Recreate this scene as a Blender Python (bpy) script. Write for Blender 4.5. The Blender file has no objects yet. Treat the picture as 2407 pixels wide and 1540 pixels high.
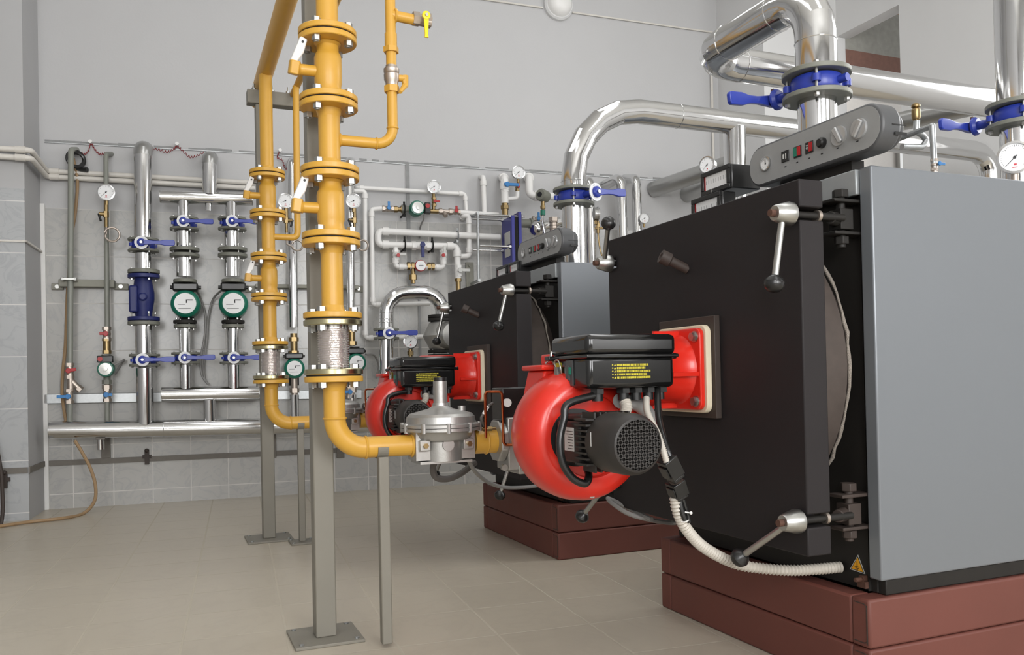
import bpy, math, random
from mathutils import Vector, Matrix
random.seed(7)
scn = bpy.context.scene
COL = scn.collection

# ---------------------------------------------------------------- camera
FPX, YAW, PITCH, ROLL, PCY, EYE = 1969.8, .3937, .0101, -.0214, 868.8, .86
IW, IH = 2407, 1540
_fw = Vector((math.sin(YAW)*math.cos(PITCH), math.cos(YAW)*math.cos(PITCH), math.sin(PITCH)))
_r0 = Vector((math.cos(YAW), -math.sin(YAW), 0)); _u0 = _r0.cross(_fw)
_r = _r0*math.cos(ROLL)+_u0*math.sin(ROLL); _u = -_r0*math.sin(ROLL)+_u0*math.cos(ROLL)
CAMP = Vector((0, 0, EYE))
cd = bpy.data.cameras.new('camera'); cam = bpy.data.objects.new('camera', cd); COL.objects.link(cam)
cam.matrix_world = Matrix((( _r.x, _u.x, -_fw.x, 0), (_r.y, _u.y, -_fw.y, 0), (_r.z, _u.z, -_fw.z, EYE), (0, 0, 0, 1)))
cd.sensor_width = 36; cd.lens = 36*FPX/IW; cd.shift_y = (PCY-IH/2)/IW; cd.clip_start = .05; cd.clip_end = 100
scn.camera = cam
# ---------------------------------------------------------------- world, light, exposure
scn.view_settings.view_transform = 'Standard'; scn.view_settings.look = 'None'
scn.view_settings.exposure = -0.74; scn.view_settings.gamma = 1; scn.view_settings.use_curve_mapping = False
wd = bpy.data.worlds.new('world'); scn.world = wd; wd.use_nodes = True
wd.node_tree.nodes['Background'].inputs[0].default_value = (.80, .88, 1, 1)
wd.node_tree.nodes['Background'].inputs[1].default_value = 1.0
def area(name, loc, target, sx, sy, power, col=(1, 1, 1)):
    l = bpy.data.lights.new(name, 'AREA'); l.shape = 'RECTANGLE'; l.size = sx; l.size_y = sy; l.energy = power; l.color = col
    o = bpy.data.objects.new(name, l); COL.objects.link(o); o.location = loc
    o.rotation_euler = (Vector(target)-Vector(loc)).to_track_quat('-Z', 'Y').to_euler(); return o
# daylight entering by the window band of the wall behind the photographer, and by the roof lights
area('window_daylight', (-1.55, -3.4, 2.35), (.4, 4, 1.6), 1.9, 2.3, 165, (.985, .99, 1))
area('window_daylight', (1.35, -3.4, 2.35), (1.9, 4, 1.6), 1.9, 2.3, 235, (.985, .99, 1))
area('window_daylight', (4.0, -3.4, 2.35), (2.4, 4, 1.6), 1.5, 2.3, 40, (.98, .99, 1))
area('ceiling_light', (.2, 3.0, 4.62), (.2, 3.0, 0), .5, 4.6, 40, (.98, .99, 1))
area('ceiling_light', (2.6, 3.0, 4.62), (2.6, 3.0, 0), .5, 4.6, 52, (.98, .99, 1))
area('window_daylight', (5.44, 2.3, 2.75), (2.6, 3.3, 1.4), 1.9, 1.7, 85, (.98, .99, 1))  # light of the unseen right-wall window, added to brighten the far boiler
area('side_room_daylight', (7.6, 3.4, 3.0), (7.0, 5.6, 2.6), 1.8, 1.8, 50, (.96, .98, 1))

# ---------------------------------------------------------------- pixel <-> place
WR = -.0775; WN = Vector((-math.sin(WR), math.cos(WR), 0)); WU = Vector((math.cos(WR), math.sin(WR), 0)); WD = 6.67
WF = Matrix(((WU.x, 0, -WN.x, WN.x*WD), (WU.y, 0, -WN.y, WN.y*WD), (0, 1, 0, 0), (0, 0, 0, 1)))   # along wall, up, out of wall
def on(px, py, n, c):
    d = _r*((px-IW/2)/FPX) - _u*((py-PCY)/FPX) + _fw
    n = Vector(n); return CAMP + d*((c-n.dot(CAMP))/n.dot(d))
def PX(px, py, c): return on(px, py, (1, 0, 0), c)
def PY(px, py, c): return on(px, py, (0, 1, 0), c)
def PZ(px, py, c=0): return on(px, py, (0, 0, 1), c)
def wp(px, py, w=0.0):
    p = on(px, py, WN, WD-w); return Vector((p.dot(WU), p.z, w))
def mpp(p): return (Vector(p)-CAMP).dot(_fw)/FPX
def T(x, y, z): return Matrix.Translation((x, y, z))
def fr(p, z, x=None):
    z = Vector(z).normalized()
    if x is None: x = Vector((1, 0, 0)) if abs(z.x) < .9 else Vector((0, 1, 0))
    x = Vector(x); x = (x - z*x.dot(z)).normalized(); y = z.cross(x)
    return Matrix(((x.x, y.x, z.x, p[0]), (x.y, y.y, z.y, p[1]), (x.z, y.z, z.z, p[2]), (0, 0, 0, 1)))
I4 = Matrix.Identity(4)

# ---------------------------------------------------------------- mesh builder
def fillet(pts, r, seg=6):
    pts = [Vector(p) for p in pts]; out = [pts[0]]
    rs = r if isinstance(r, (list, tuple)) else [r]*(len(pts)-2)
    for i in range(1, len(pts)-1):
        a, b, c = pts[i-1], pts[i], pts[i+1]; d0 = (a-b).normalized(); d1 = (c-b).normalized()
        ang = d0.angle(d1)
        if ang > math.pi-.02: out.append(b); continue
        t = min(rs[i-1]/math.tan(ang/2), .98*(a-b).length if i == 1 else .5*(a-b).length, .98*(c-b).length if i == len(pts)-2 else .5*(c-b).length)
        rr = t*math.tan(ang/2); bis = (d0+d1).normalized(); o = b+bis*(rr/math.sin(ang/2))
        v0 = b+d0*t-o; v1 = b+d1*t-o; th = v0.angle(v1); ax = v0.cross(v1).normalized()
        for k in range(seg+1): out.append(o+Matrix.Rotation(th*k/seg, 3, ax) @ v0)
    out.append(pts[-1]); return out
def spline(pts, n=8):
    P = [Vector(p) for p in pts]; P = [P[0]*2-P[1]]+P+[P[-1]*2-P[-2]]; out = []
    for i in range(1, len(P)-2):
        for k in range(n):
            t = k/n; a, b, c, d = P[i-1:i+3]
            out.append(.5*((2*b)+(c-a)*t+(2*a-5*b+4*c-d)*t*t+(3*b-a-3*c+d)*t**3))
    out.append(P[-2]); return out
class MB:
    def __init__(s, F=I4): s.v = []; s.f = []; s.m = []; s.F = F; s.k = 0
    def add(s, vs, fs, F=None):
        M = s.F if F is None else s.F @ F; n = len(s.v)
        s.v += [M @ Vector(p) for p in vs]; s.f += [tuple(i+n for i in f) for f in fs]; s.m += [s.k]*len(fs); return s
    def mat(s, k): s.k = k; return s
    def box(s, a, b, F=None):
        x0, y0, z0 = a; x1, y1, z1 = b
        return s.add([(x0,y0,z0),(x1,y0,z0),(x1,y1,z0),(x0,y1,z0),(x0,y0,z1),(x1,y0,z1),(x1,y1,z1),(x0,y1,z1)],
                     [(3,2,1,0),(4,5,6,7),(0,1,5,4),(1,2,6,5),(2,3,7,6),(3,0,4,7)], F)
    def cbox(s, c, d, F=None):
        return s.box([c[i]-d[i]/2 for i in range(3)], [c[i]+d[i]/2 for i in range(3)], F)
    def lathe(s, prof, F=None, n=24, a0=0):                         # prof: (radius, height) along local z
        vs = []; fs = []; rings = []
        for r, z in prof:
            if r < 1e-6: rings.append([len(vs)]); vs.append((0, 0, z))
            else:
                rings.append(list(range(len(vs), len(vs)+n)))
                vs += [(r*math.cos(a0+2*math.pi*k/n), r*math.sin(a0+2*math.pi*k/n), z) for k in range(n)]
        for A, B in zip(rings, rings[1:]):
            for k in range(n):
                q = (k+1) % n
                if len(A) == 1 and len(B) == 1: continue
                if len(A) == 1: fs.append((A[0], B[q], B[k]))
                elif len(B) == 1: fs.append((A[k], A[q], B[0]))
                else: fs.append((A[k], A[q], B[q], B[k]))
        if len(rings[0]) > 1: fs.append(tuple(reversed(rings[0])))
        if len(rings[-1]) > 1: fs.append(tuple(rings[-1]))
        return s.add(vs, fs, F)
    def cyl(s, p0, p1, r0, r1=None, n=20, F=None):
        p0 = Vector(p0); p1 = Vector(p1); G = fr(p0, p1-p0); G = G if F is None else F @ G
        return s.lathe([(r0, 0), (r0 if r1 is None else r1, (p1-p0).length)], G, n)
    def hexa(s, p0, p1, r, F=None): return s.cyl(p0, p1, r, n=6, F=F)
    def ring(s, p, ax, R, r, n=32, m=8, F=None):
        G = fr(p, ax); G = G if F is None else F @ G; vs = []; fs = []
        for i in range(n):
            a = 2*math.pi*i/n
            for j in range(m):
                b = 2*math.pi*j/m; q = R+r*math.cos(b); vs.append((q*math.cos(a), q*math.sin(a), r*math.sin(b)))
        for i in range(n):
            for j in range(m):
                fs.append((i*m+j, ((i+1) % n)*m+j, ((i+1) % n)*m+(j+1) % m, i*m+(j+1) % m))
        return s.add(vs, fs, G)
    def tube(s, pts, r, n=14, F=None):                              # r: number or list per point
        P = [Vector(p) for p in pts]; Q = [P[0]]
        for p in P[1:]:
            if (p-Q[-1]).length > 1e-6: Q.append(p)
        P = Q; L = len(P); rr = r if isinstance(r, list) else [r]*L
        tg = [(P[min(i+1, L-1)]-P[max(i-1, 0)]).normalized() for i in range(L)]
        for i in range(1, L-1):
            a = (P[i]-P[i-1]).normalized(); b = (P[i+1]-P[i]).normalized(); tg[i] = (a+b).normalized() if (a+b).length > 1e-6 else a
        x = fr((0,0,0), tg[0]).to_3x3() @ Vector((1, 0, 0)); vs = []; fs = []
        for i in range(L):
            x = (x - tg[i]*x.dot(tg[i])).normalized(); y = tg[i].cross(x)
            sc = 1.0
            for k in range(n):
                a = 2*math.pi*k/n; vs.append(P[i]+(x*math.cos(a)+y*math.sin(a))*rr[i])
        for i in range(L-1):
            for k in range(n):
                q = (k+1) % n; fs.append((i*n+k, i*n+q, (i+1)*n+q, (i+1)*n+k))
        fs.append(tuple(range(n-1, -1, -1))); fs.append(tuple((L-1)*n+k for k in range(n)))
        return s.add(vs, fs, F)
    def ball(s, c, r, n=20, m=12, sx=1, F=None):
        G = T(*c) if F is None else F @ T(*c)
        return s.lathe([(r*math.sin(math.pi*i/m), -r*sx*math.cos(math.pi*i/m)) for i in range(m+1)], G, n)
    def prism(s, poly, z0, z1, F=None):
        n = len(poly); vs = [(p[0], p[1], z0) for p in poly]+[(p[0], p[1], z1) for p in poly]
        fs = [tuple(range(n-1, -1, -1)), tuple(range(n, 2*n))]+[(i, (i+1) % n, n+(i+1) % n, n+i) for i in range(n)]
        return s.add(vs, fs, F)
    def build(s, name, m, parent=None, bevel=0, ang=35, seg=2):
        me = bpy.data.meshes.new(name); M = I4
        if parent is not None: M = parent['_M'] if isinstance(parent, dict) else I4
        root = parent['o'] if isinstance(parent, dict) else parent
        Mi = ABS.get(root.name, I4).inverted() if root is not None else I4
        me.from_pydata([Mi @ p for p in s.v], [], s.f)
        ms = m if isinstance(m, (list, tuple)) else [m]
        for q in ms: me.materials.append(MAT[q])
        if len(ms) > 1: me.polygons.foreach_set('material_index', s.m)
        me.polygons.foreach_set('use_smooth', [True]*len(s.f))
        me.update(); me.set_sharp_from_angle(angle=math.radians(ang))
        o = bpy.data.objects.new(name, me); COL.objects.link(o)
        if root is not None: o.parent = root
        ABS[o.name] = ABS.get(root.name, I4) if root is not None else I4
        if bevel:
            b = o.modifiers.new('edge', 'BEVEL'); b.width = bevel; b.segments = seg; b.limit_method = 'ANGLE'; b.angle_limit = math.radians(40)
            b.harden_normals = False
        return o
ABS = {}
def thing(name, label, cat, loc, group=None, rz=0, F=None):
    o = bpy.data.objects.new(name, None); COL.objects.link(o)
    M = F @ T(*loc) if F is not None else T(*loc) @ Matrix.Rotation(rz, 4, 'Z')
    o.matrix_world = M; o.empty_display_size = .1; ABS[o.name] = M.copy()
    tag(o, label, cat, group); return o
def tag(o, label, cat, group=None, kind=None):
    o['label'] = label; o['category'] = cat
    if group: o['group'] = group
    if kind: o['kind'] = kind
    return o
def single(mb, name, mat, label, cat, group=None, bevel=0, ang=35):  # a thing that is one mesh, origin at its lowest middle
    xs = [p.x for p in mb.v]; ys = [p.y for p in mb.v]; zs = [p.z for p in mb.v]
    c = Vector(((min(xs)+max(xs))/2, (min(ys)+max(ys))/2, min(zs))); mb.v = [p-c for p in mb.v]
    o = mb.build(name, mat, None, bevel, ang); o.location = c; return tag(o, label, cat, group)
def struct(mb, name, mat, bevel=0):
    o = mb.build(name, mat, None, bevel); o['kind'] = 'structure'; return o

# ---------------------------------------------------------------- materials
MAT = {}
def lin(h):
    c = [int(h[i:i+2], 16)/255 for i in (0, 2, 4)]
    return tuple(x/12.92 if x <= .04045 else ((x+.055)/1.055)**2.4 for x in c)+(1,)
class NT:
    def __init__(s, name):
        m = bpy.data.materials.new(name); m.use_nodes = True; MAT[name] = m; s.t = m.node_tree; s.b = s.t.nodes['Principled BSDF']; s.m = m
    def n(s, typ, **kw):
        q = s.t.nodes.new(typ)
        for k, v in kw.items():
            if k.startswith('i_'):
                key = k[2:]; key = int(key) if key.isdigit() else key
                q.inputs[key].default_value = v
            else: setattr(q, k, v)
        return q
    def l(s, a, ai, b, bi): s.t.links.new(a.outputs[ai], b.inputs[bi])
    def coord(s, scale=(1, 1, 1)):
        c = s.n('ShaderNodeTexCoord'); mp = s.n('ShaderNodeMapping'); mp.inputs['Scale'].default_value = scale; s.l(c, 'Object', mp, 0); return mp
def mat(name, hexc, rough=.5, metal=0, var=.06, scale=30, bump=0, bscale=200, spec=.5, coat=0, rvar=0, trans=0, alpha=1, aniso=0):
    t = NT(name); b = t.b; c = lin(hexc)
    b.inputs['Roughness'].default_value = rough; b.inputs['Metallic'].default_value = metal
    b.inputs['Specular IOR Level'].default_value = spec
    if coat: b.inputs['Coat Weight'].default_value = coat; b.inputs['Coat Roughness'].default_value = .08
    if trans: b.inputs['Transmission Weight'].default_value = trans
    mp = t.coord(); nz = t.n('ShaderNodeTexNoise'); nz.inputs['Scale'].default_value = scale; nz.inputs['Detail'].default_value = 3; t.l(mp, 0, nz, 'Vector')
    mx = t.n('ShaderNodeMix', data_type='RGBA'); mx.inputs[6].default_value = tuple(x*(1-var) for x in c[:3])+(1,); mx.inputs[7].default_value = tuple(min(1, x*(1+var)) for x in c[:3])+(1,)
    t.l(nz, 0, mx, 0); t.l(mx, 2, b, 'Base Color')
    if rvar:
        mr = t.n('ShaderNodeMapRange'); mr.inputs[3].default_value = rough-rvar; mr.inputs[4].default_value = rough+rvar; t.l(nz, 0, mr, 0); t.l(mr, 0, b, 'Roughness')
    if bump:
        n2 = t.n('ShaderNodeTexNoise'); n2.inputs['Scale'].default_value = bscale; t.l(mp, 0, n2, 'Vector')
        bp = t.n('ShaderNodeBump'); bp.inputs['Strength'].default_value = bump; bp.inputs['Distance'].default_value = .01; t.l(n2, 0, bp, 'Height'); t.l(bp, 0, b, 'Normal')
    return t
mat('wall_paint', 'bcbcbd', .75, var=.025, scale=3, bump=.05, bscale=60)
mat('brightened_wall_paint', 'd4d4d4', .75, var=.025, scale=3, bump=.05, bscale=60)  # wall grey made paler: stronger light on right wall and pier put into colour
mat('ceiling_paint', 'dcdcda', .8)
mat('pier_paint', 'b0b0b1', .75, var=.03, scale=3)  # wall grey darkened: the dimmer light on the left put into the colour
mat('white_paint', 'e6e2dd', .6)
mat('yellow', 'cc9c3c', .40, var=.05, scale=12, coat=.05, bump=.02, bscale=120)
mat('yellow_bright', 'f2d318', .3)
mat('zinc', 'b4b4b1', .34, 1, var=.12, scale=80)
mat('passivated', 'b7b08e', .25, 1, var=.25, scale=14)
mat('steel', 'c4c4c4', .22, 1, var=.08, scale=40)
mat('chrome', 'dcdcdc', .12, 1, var=.03)
mat('cladding', 'd8d8d8', .11, 1, var=.03, scale=8, bump=.03, bscale=9, rvar=.03)
mat('cladding_dull', 'b8b8b6', .33, 1, var=.05, scale=8, bump=.04, bscale=9)
mat('galvanised', 'b4b7b8', .4, 1, var=.2, scale=50, rvar=.1)
mat('post_paint', '7f7b71', .5, var=.05, scale=8)
mat('olive_pipe', '868880', .4, var=.06, scale=14)
mat('bracket_paint', '8c8b80', .5, var=.05)
mat('flange_grey', '77786f', .45, var=.1, scale=25, bump=.05, bscale=150)
mat('valve_blue', '2a3c9c', .35, var=.1, scale=20, coat=.1)
mat('cast_blue', '1e2763', .45, var=.1, scale=20, bump=.05)
mat('pump_green', '0a6a55', .35, var=.08, coat=.15)
mat('black_plastic', '1c1c1c', .3, var=.1, coat=.1)
mat('black_gloss', '121212', .16, var=.05, coat=.4)
mat('black_door', '272425', .56, var=.10, scale=9, bump=.06, bscale=500, spec=.22)
mat('black_plate', '242220', .55, var=.2, scale=10, spec=.3)
mat('dirty_black', '3a302b', .6, var=.35, scale=12)
mat('burner_red', 'd42a1c', .3, var=.05, scale=9, coat=.18)
mat('gasket', 'd9cdb4', .8, var=.08)
mat('rope', '8d857c', .9, var=.6, scale=300, bump=.5, bscale=400)
mat('insulation_rim', '463d38', .7, var=.25)
mat('primer', '683a31', .6, var=.12, scale=7, bump=.03, bscale=40, rvar=.1)
mat('casing_grey', '7a7e83', .34, var=.015, scale=4, metal=.3)
mat('trim_grey', '9a9ea0', .38, metal=.3)
mat('panel_grey', '8f9090', .45)
mat('panel_dark', '4b4c4e', .42)
mat('knob_silver', 'b4b5b6', .3, .5)
mat('cowl_black', '2a2725', .5, var=.1)
mat('white_plastic', 'e6e5e3', .35, var=.03)
mat('cream_pipe', 'd3cfc8', .4, var=.06)
mat('conduit', 'bdb7ad', .45, var=.05)
mat('hose_grey', '8d8c8a', .45)
mat('hose_dark', '56524f', .5)
mat('brass', '94805c', .34, 1, var=.15, scale=60)
mat('nickel', 'b9aea4', .4, .9, var=.15, scale=60)
mat('copper', 'b4653f', .25, 1, var=.12)
mat('dial', 'e6e7e8', .4, var=.01)
mat('ink', '15161a', .5)
mat('red_mark', 'c22033', .4)
mat('green_mark', '12705a', .4)
mat('red_plastic', 'a81a1f', .35)
mat('light_blue', '2f79b8', .35)
mat('alu_cast', 'b0afac', .38, .75, var=.08, scale=40, bump=.04, bscale=200)
mat('rust', '54382c', .75, var=.3, scale=60)
mat('hose_tan', '9a7f5e', .55, var=.1)
mat('braid', 'dcd6d3', .22, .8, var=.12, scale=60, bump=.2, bscale=120, rvar=.1)
mat('label_white', 'c9c9c6', .5)
mat('label_yellow', 'c3b52c', .5)
mat('warn_orange', 'e8a616', .5)
mat('wire_red', '8c2f33', .5)
mat('exchanger_blue', '2c2f86', .4, var=.06, coat=.1)
mat('gasket_black', '191919', .8)
mat('wall_lamp_white', 'd7d7d7', .3)
mat('groove', '8f9090', .8, var=.2, scale=30)
mat('mortar', '9b9a93', .9, var=.2, scale=20, bump=.3, bscale=30)
mat('angle_iron', '7d5a4e', .6, var=.2)
mat('brick', 'b1917c', .85, var=.2, scale=20, bump=.3, bscale=40)
g = mat('glass', 'ffffff', .03, var=0, trans=1)
def emit(name, col, st):
    t = NT(name); t.b.inputs['Emission Color'].default_value = col; t.b.inputs['Emission Strength'].default_value = st; t.b.inputs['Base Color'].default_value = (.8, .8, .8, 1)
emit('daylight', (.95, .98, 1, 1), 1.6)
emit('window_glow', (1, .99, .97, 1), 6)
def tile_mat(name, base, vein, grout, bw, bh, ou, ov, mortar, swap=False, rough=.22, var=.05, vstr=.5, vs=9, floor=False):
    t = NT(name); c = t.n('ShaderNodeTexCoord'); mp = t.n('ShaderNodeMapping'); mp.inputs['Location'].default_value = (-ou, -ov, 0); t.l(c, 'Object', mp, 0)
    br = t.n('ShaderNodeTexBrick'); br.offset = 0; br.squash = 1
    br.inputs['Scale'].default_value = 1; br.inputs['Mortar Size'].default_value = mortar; br.inputs['Mortar Smooth'].default_value = .25; br.inputs['Bias'].default_value = 0
    br.inputs['Brick Width'].default_value = bw; br.inputs['Row Height'].default_value = bh
    b0 = lin(base); br.inputs['Color1'].default_value = tuple(x*(1-var) for x in b0[:3])+(1,); br.inputs['Color2'].default_value = tuple(x*(1+var) for x in b0[:3])+(1,); br.inputs['Mortar'].default_value = lin(grout)
    t.l(mp, 0, br, 'Vector')
    nz = t.n('ShaderNodeTexNoise'); nz.inputs['Scale'].default_value = vs; nz.inputs['Detail'].default_value = 6; nz.inputs['Distortion'].default_value = 1.6; t.l(mp, 0, nz, 'Vector')
    rp = t.n('ShaderNodeValToRGB'); e = rp.color_ramp.elements; e[0].position = .455; e[0].color = (0, 0, 0, 1); e[1].position = .535; e[1].color = (0, 0, 0, 1)
    k = rp.color_ramp.elements.new(.5); k.color = (vstr, vstr, vstr, 1); t.l(nz, 0, rp, 0)
    mx = t.n('ShaderNodeMix', data_type='RGBA'); t.l(rp, 0, mx, 0); t.l(br, 'Color', mx, 6); mx.inputs[7].default_value = lin(vein)
    m2 = t.n('ShaderNodeMix', data_type='RGBA'); t.l(br, 'Fac', m2, 0); t.l(mx, 2, m2, 6); m2.inputs[7].default_value = lin(grout); t.l(m2, 2, t.b, 'Base Color')
    mr = t.n('ShaderNodeMapRange'); mr.inputs[3].default_value = rough; mr.inputs[4].default_value = .7; t.l(br, 'Fac', mr, 0); t.l(mr, 0, t.b, 'Roughness')
    bp = t.n('ShaderNodeBump'); bp.invert = True; bp.inputs['Strength'].default_value = .25; bp.inputs['Distance'].default_value = .003; t.l(br, 'Fac', bp, 'Height'); t.l(bp, 0, t.b, 'Normal')
_t0 = wp(267, 1090); _tr = wp(300, 1153)[1]; _t1 = wp(300, 496)[1]
TILE_H = (_t1-_tr)/6
tile_mat('wall_tile', 'b1b0ad', '8d8f94', 'cfcdc9', .262, TILE_H, _t0.x, _tr, .0035, vstr=.30, vs=5, var=.025)
tile_mat('pier_tile', 'aeb0b2', '8d9095', 'd2d1cf', .30, TILE_H, .0, .05, .0035, vstr=.30, vs=5, var=.025)
_fc = Matrix.Rotation(-WR, 3, 'Z') @ PZ(453, 1396)
tile_mat('floor_tile', 'b9b0a0', 'aaa192', 'b7af9f', .335, .335, _fc.x, _fc.y, .0045, rough=.36, var=.02, vstr=.25, vs=3)
# ================================================================ room shell
def structF(F, fn, name, mats, bevel=0):
    mb = MB(); fn(mb); o = mb.build(name, mats, None, bevel); o.matrix_world = F; o['kind'] = 'structure'; return o
UE = -1.31; PW = .467; UR = 4.225; CEIL = 4.7
RZ = Matrix.Rotation(WR, 4, 'Z')
structF(RZ, lambda m: m.box((-3.4, -4.2, -.2), (8.5, 7.3, 0)), 'floor', 'floor_tile')
structF(I4, lambda m: m.box((-3.4, -4.0, CEIL), (9, 7.6, CEIL+.2)), 'ceiling', 'ceiling_paint')
TT = _t1
def f(m):
    m.mat(0).box((UE-.3, 0, -.2), (UR+.6, CEIL, 0)); m.mat(1).box((UE, 0, 0), (UR, TT, .006))
structF(WF, f, 'wall_back', ['wall_paint', 'wall_tile'])
PT = wp(40, 443, PW).y
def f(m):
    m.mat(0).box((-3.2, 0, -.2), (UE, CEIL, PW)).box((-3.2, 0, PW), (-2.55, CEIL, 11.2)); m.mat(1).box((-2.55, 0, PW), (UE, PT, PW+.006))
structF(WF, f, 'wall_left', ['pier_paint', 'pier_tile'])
structF(WF, lambda m: m.box((-2.5, wp(40, 570, PW).y, PW), (UE+.015, wp(40, 565, PW).y, PW+.02)).box((UE-.001, wp(40, 570, PW).y, 0), (UE+.015, wp(40, 565, PW).y, PW+.02)), 'trim_1', 'cream_pipe', .003)
structF(WF, lambda m: m.box((UE, 0, 0), (UE+.03, wp(100, 480).y, .03)), 'trim_2', 'white_plastic', .003)
# rough groove and thin strip along the back wall
def f(m):
    a = wp(105, 330); b = wp(600, 357); c = wp(960, 383); d = wp(1565, 421)
    for p, q, n in ((a, b, 12), (b, c, 12), (c, d, 18)):
        for i in range(n):
            s0 = p.lerp(q, i/n); s1 = p.lerp(q, (i+1)/n); t = random.uniform(.004, .011); k = random.choice((1, 1, 1, .6))
            s1 = s0.lerp(s1, k)
            m.mat(0).add([(s0.x, s0.y-t, .002), (s1.x, s1.y-t*.8, .002), (s1.x, s1.y+t*.9, .002), (s0.x, s0.y+t, .002)], [(0, 1, 2, 3)])
        m.mat(1).tube([(p.x, p.y-.014, .004), (q.x, q.y-.014, .004)], .0045, 6)
structF(WF, f, 'trim_3', ['groove', 'galvanised'])
XR = 5.536; OY0, OY1, OZ1 = 5.01, 5.69, 3.813
structF(I4, lambda m: m.box((4.73, OY1, 0), (XR+.1, 6.75, CEIL)), 'wall_pier', 'brightened_wall_paint')
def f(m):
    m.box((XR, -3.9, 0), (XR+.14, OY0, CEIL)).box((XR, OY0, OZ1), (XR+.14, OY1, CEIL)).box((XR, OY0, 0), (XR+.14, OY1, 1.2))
structF(I4, f, 'wall_right', 'brightened_wall_paint')
def f(m):                                                       # the side wall of the room beyond the opening
    m.mat(0).box((XR+.1, OY1, 0), (9.4, OY1+.15, 3.45)); m.mat(1).box((XR+.1, OY1, 3.45), (9.4, OY1+.15, 3.72))
    m.mat(2).box((XR+.1, OY1, 3.72), (9.4, OY1+.15, 4.12)); m.mat(3).box((XR+.1, OY1, 4.12), (9.4, OY1+.15, CEIL))
structF(I4, f, 'wall_beyond', ['white_paint', 'angle_iron', 'mortar', 'brick'])
structF(I4, lambda m: m.box((9.3, 3.0, 0), (9.4, OY1+.15, CEIL)), 'wall_end', 'white_paint')
structF(I4, lambda m: m.box((XR+.14, 3.0, 0), (9.4, 3.15, CEIL)), 'wall_near', 'white_paint')
structF(I4, lambda m: m.box((XR+.05, OY1-.08, 3.44), (9.2, OY1, 3.48)), 'trim_4', 'angle_iron')
structF(I4, lambda m: m.box((6.2, OY1-.05, 1.7), (6.3, OY1, 3.1)).box((7.4, OY1-.05, 1.7), (7.5, OY1, 3.1)).box((6.2, OY1-.05, 1.66), (7.5, OY1, 1.74)).box((6.2, OY1-.05, 3.02), (7.5, OY1, 3.1)), 'trim_5', 'cladding_dull')
w4 = struct(MB().box((XR-.012, 1.3, 1.85), (XR-.004, 3.3, 3.65)), 'window_4', 'window_glow'); m = MB()  # out-of-view window added to light the far boiler side and pier
for y in (1.3, 2.27, 3.24): m.box((XR-.05, y, 1.85), (XR-.012, y+.06, 3.65))
for z in (1.85, 3.59): m.box((XR-.05, 1.3, z), (XR-.012, 3.3, z+.06))
m.build('window_frame', 'white_plastic', w4)
def f(m):
    xs = [(-2.9, -2.6), (-.5, .3), (2.4, 3.2), (4.8, 5.6)]
    for a, b in xs: m.box((a, -3.8, 1.1), (b, -3.6, 3.6))
    m.box((-2.9, -3.8, 0), (5.6, -3.6, 1.1)).box((-2.9, -3.8, 3.6), (5.6, -3.6, CEIL))
structF(I4, f, 'wall_front', 'wall_paint')
for i, (a, b) in enumerate(((-2.6, -.5), (.3, 2.4), (3.2, 4.8))):
    w = struct(MB().box((a, -3.75, 1.1), (b, -3.72, 3.6)), 'window_%d' % (i+1), 'window_glow')
    m = MB(); t = .035
    for x in (a, (a+b)/2-t, b-2*t): m.box((x, -3.72, 1.1), (x+2*t, -3.66, 3.6))
    for z in (1.1, 2.9, 3.6-2*t): m.box((a, -3.72, z), (b, -3.66, z+2*t))
    m.build('window_frame', 'white_plastic', w)
for x in (.2, 2.6):
    t_ = thing('ceiling_lamp', 'long white tubular ceiling lamp fitting %s' % ('over the gas pipes' if x < 1 else 'over the boilers'), 'lamp', (x, 3.0, CEIL))
    MB().box((x-.25, .65, CEIL-.06), (x+.25, 5.35, CEIL)).build('housing', 'white_plastic', t_, .01)

# ================================================================ builders for repeated fittings
def rpx(px, p): return px/2*mpp(WF @ Vector(p))
def hx(mb, p, ax, r, h, F=None): mb.hexa(p, Vector(p)+Vector(ax)*h, r, F=F)
def flange(F, z, r, t, ri, mat_, root, nb=4, br=.0, bm='zinc', a0=.6, name='flange', lo=True, hi=True):
    """a flange ring at local height z with nb hexagon bolts as sub-parts"""
    e = t*.12
    o = MB(F).lathe([(ri, z-t/2), (r-e, z-t/2), (r, z-t/2+e), (r, z+t/2-e), (r-e, z+t/2), (ri, z+t/2)], n=40).build(name, mat_, root)
    return o
def bolt_set(F, z0, z1, rb, r, nb, root, m='zinc', a0=.6, n0='bolt', up=1.0):
    for k in range(nb):
        a = a0+2*math.pi*k/nb; x, y = rb*math.cos(a), rb*math.sin(a); b = MB(F)
        b.cyl((x, y, z0-r*1.4), (x, y, z1+r*.6), r*.5, n=8); b.hexa((x, y, z0-r*1.15), (x, y, z0), r); b.hexa((x, y, z1), (x, y, z1+r*1.0*up), r)
        b.build(n0, m, root)
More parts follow.
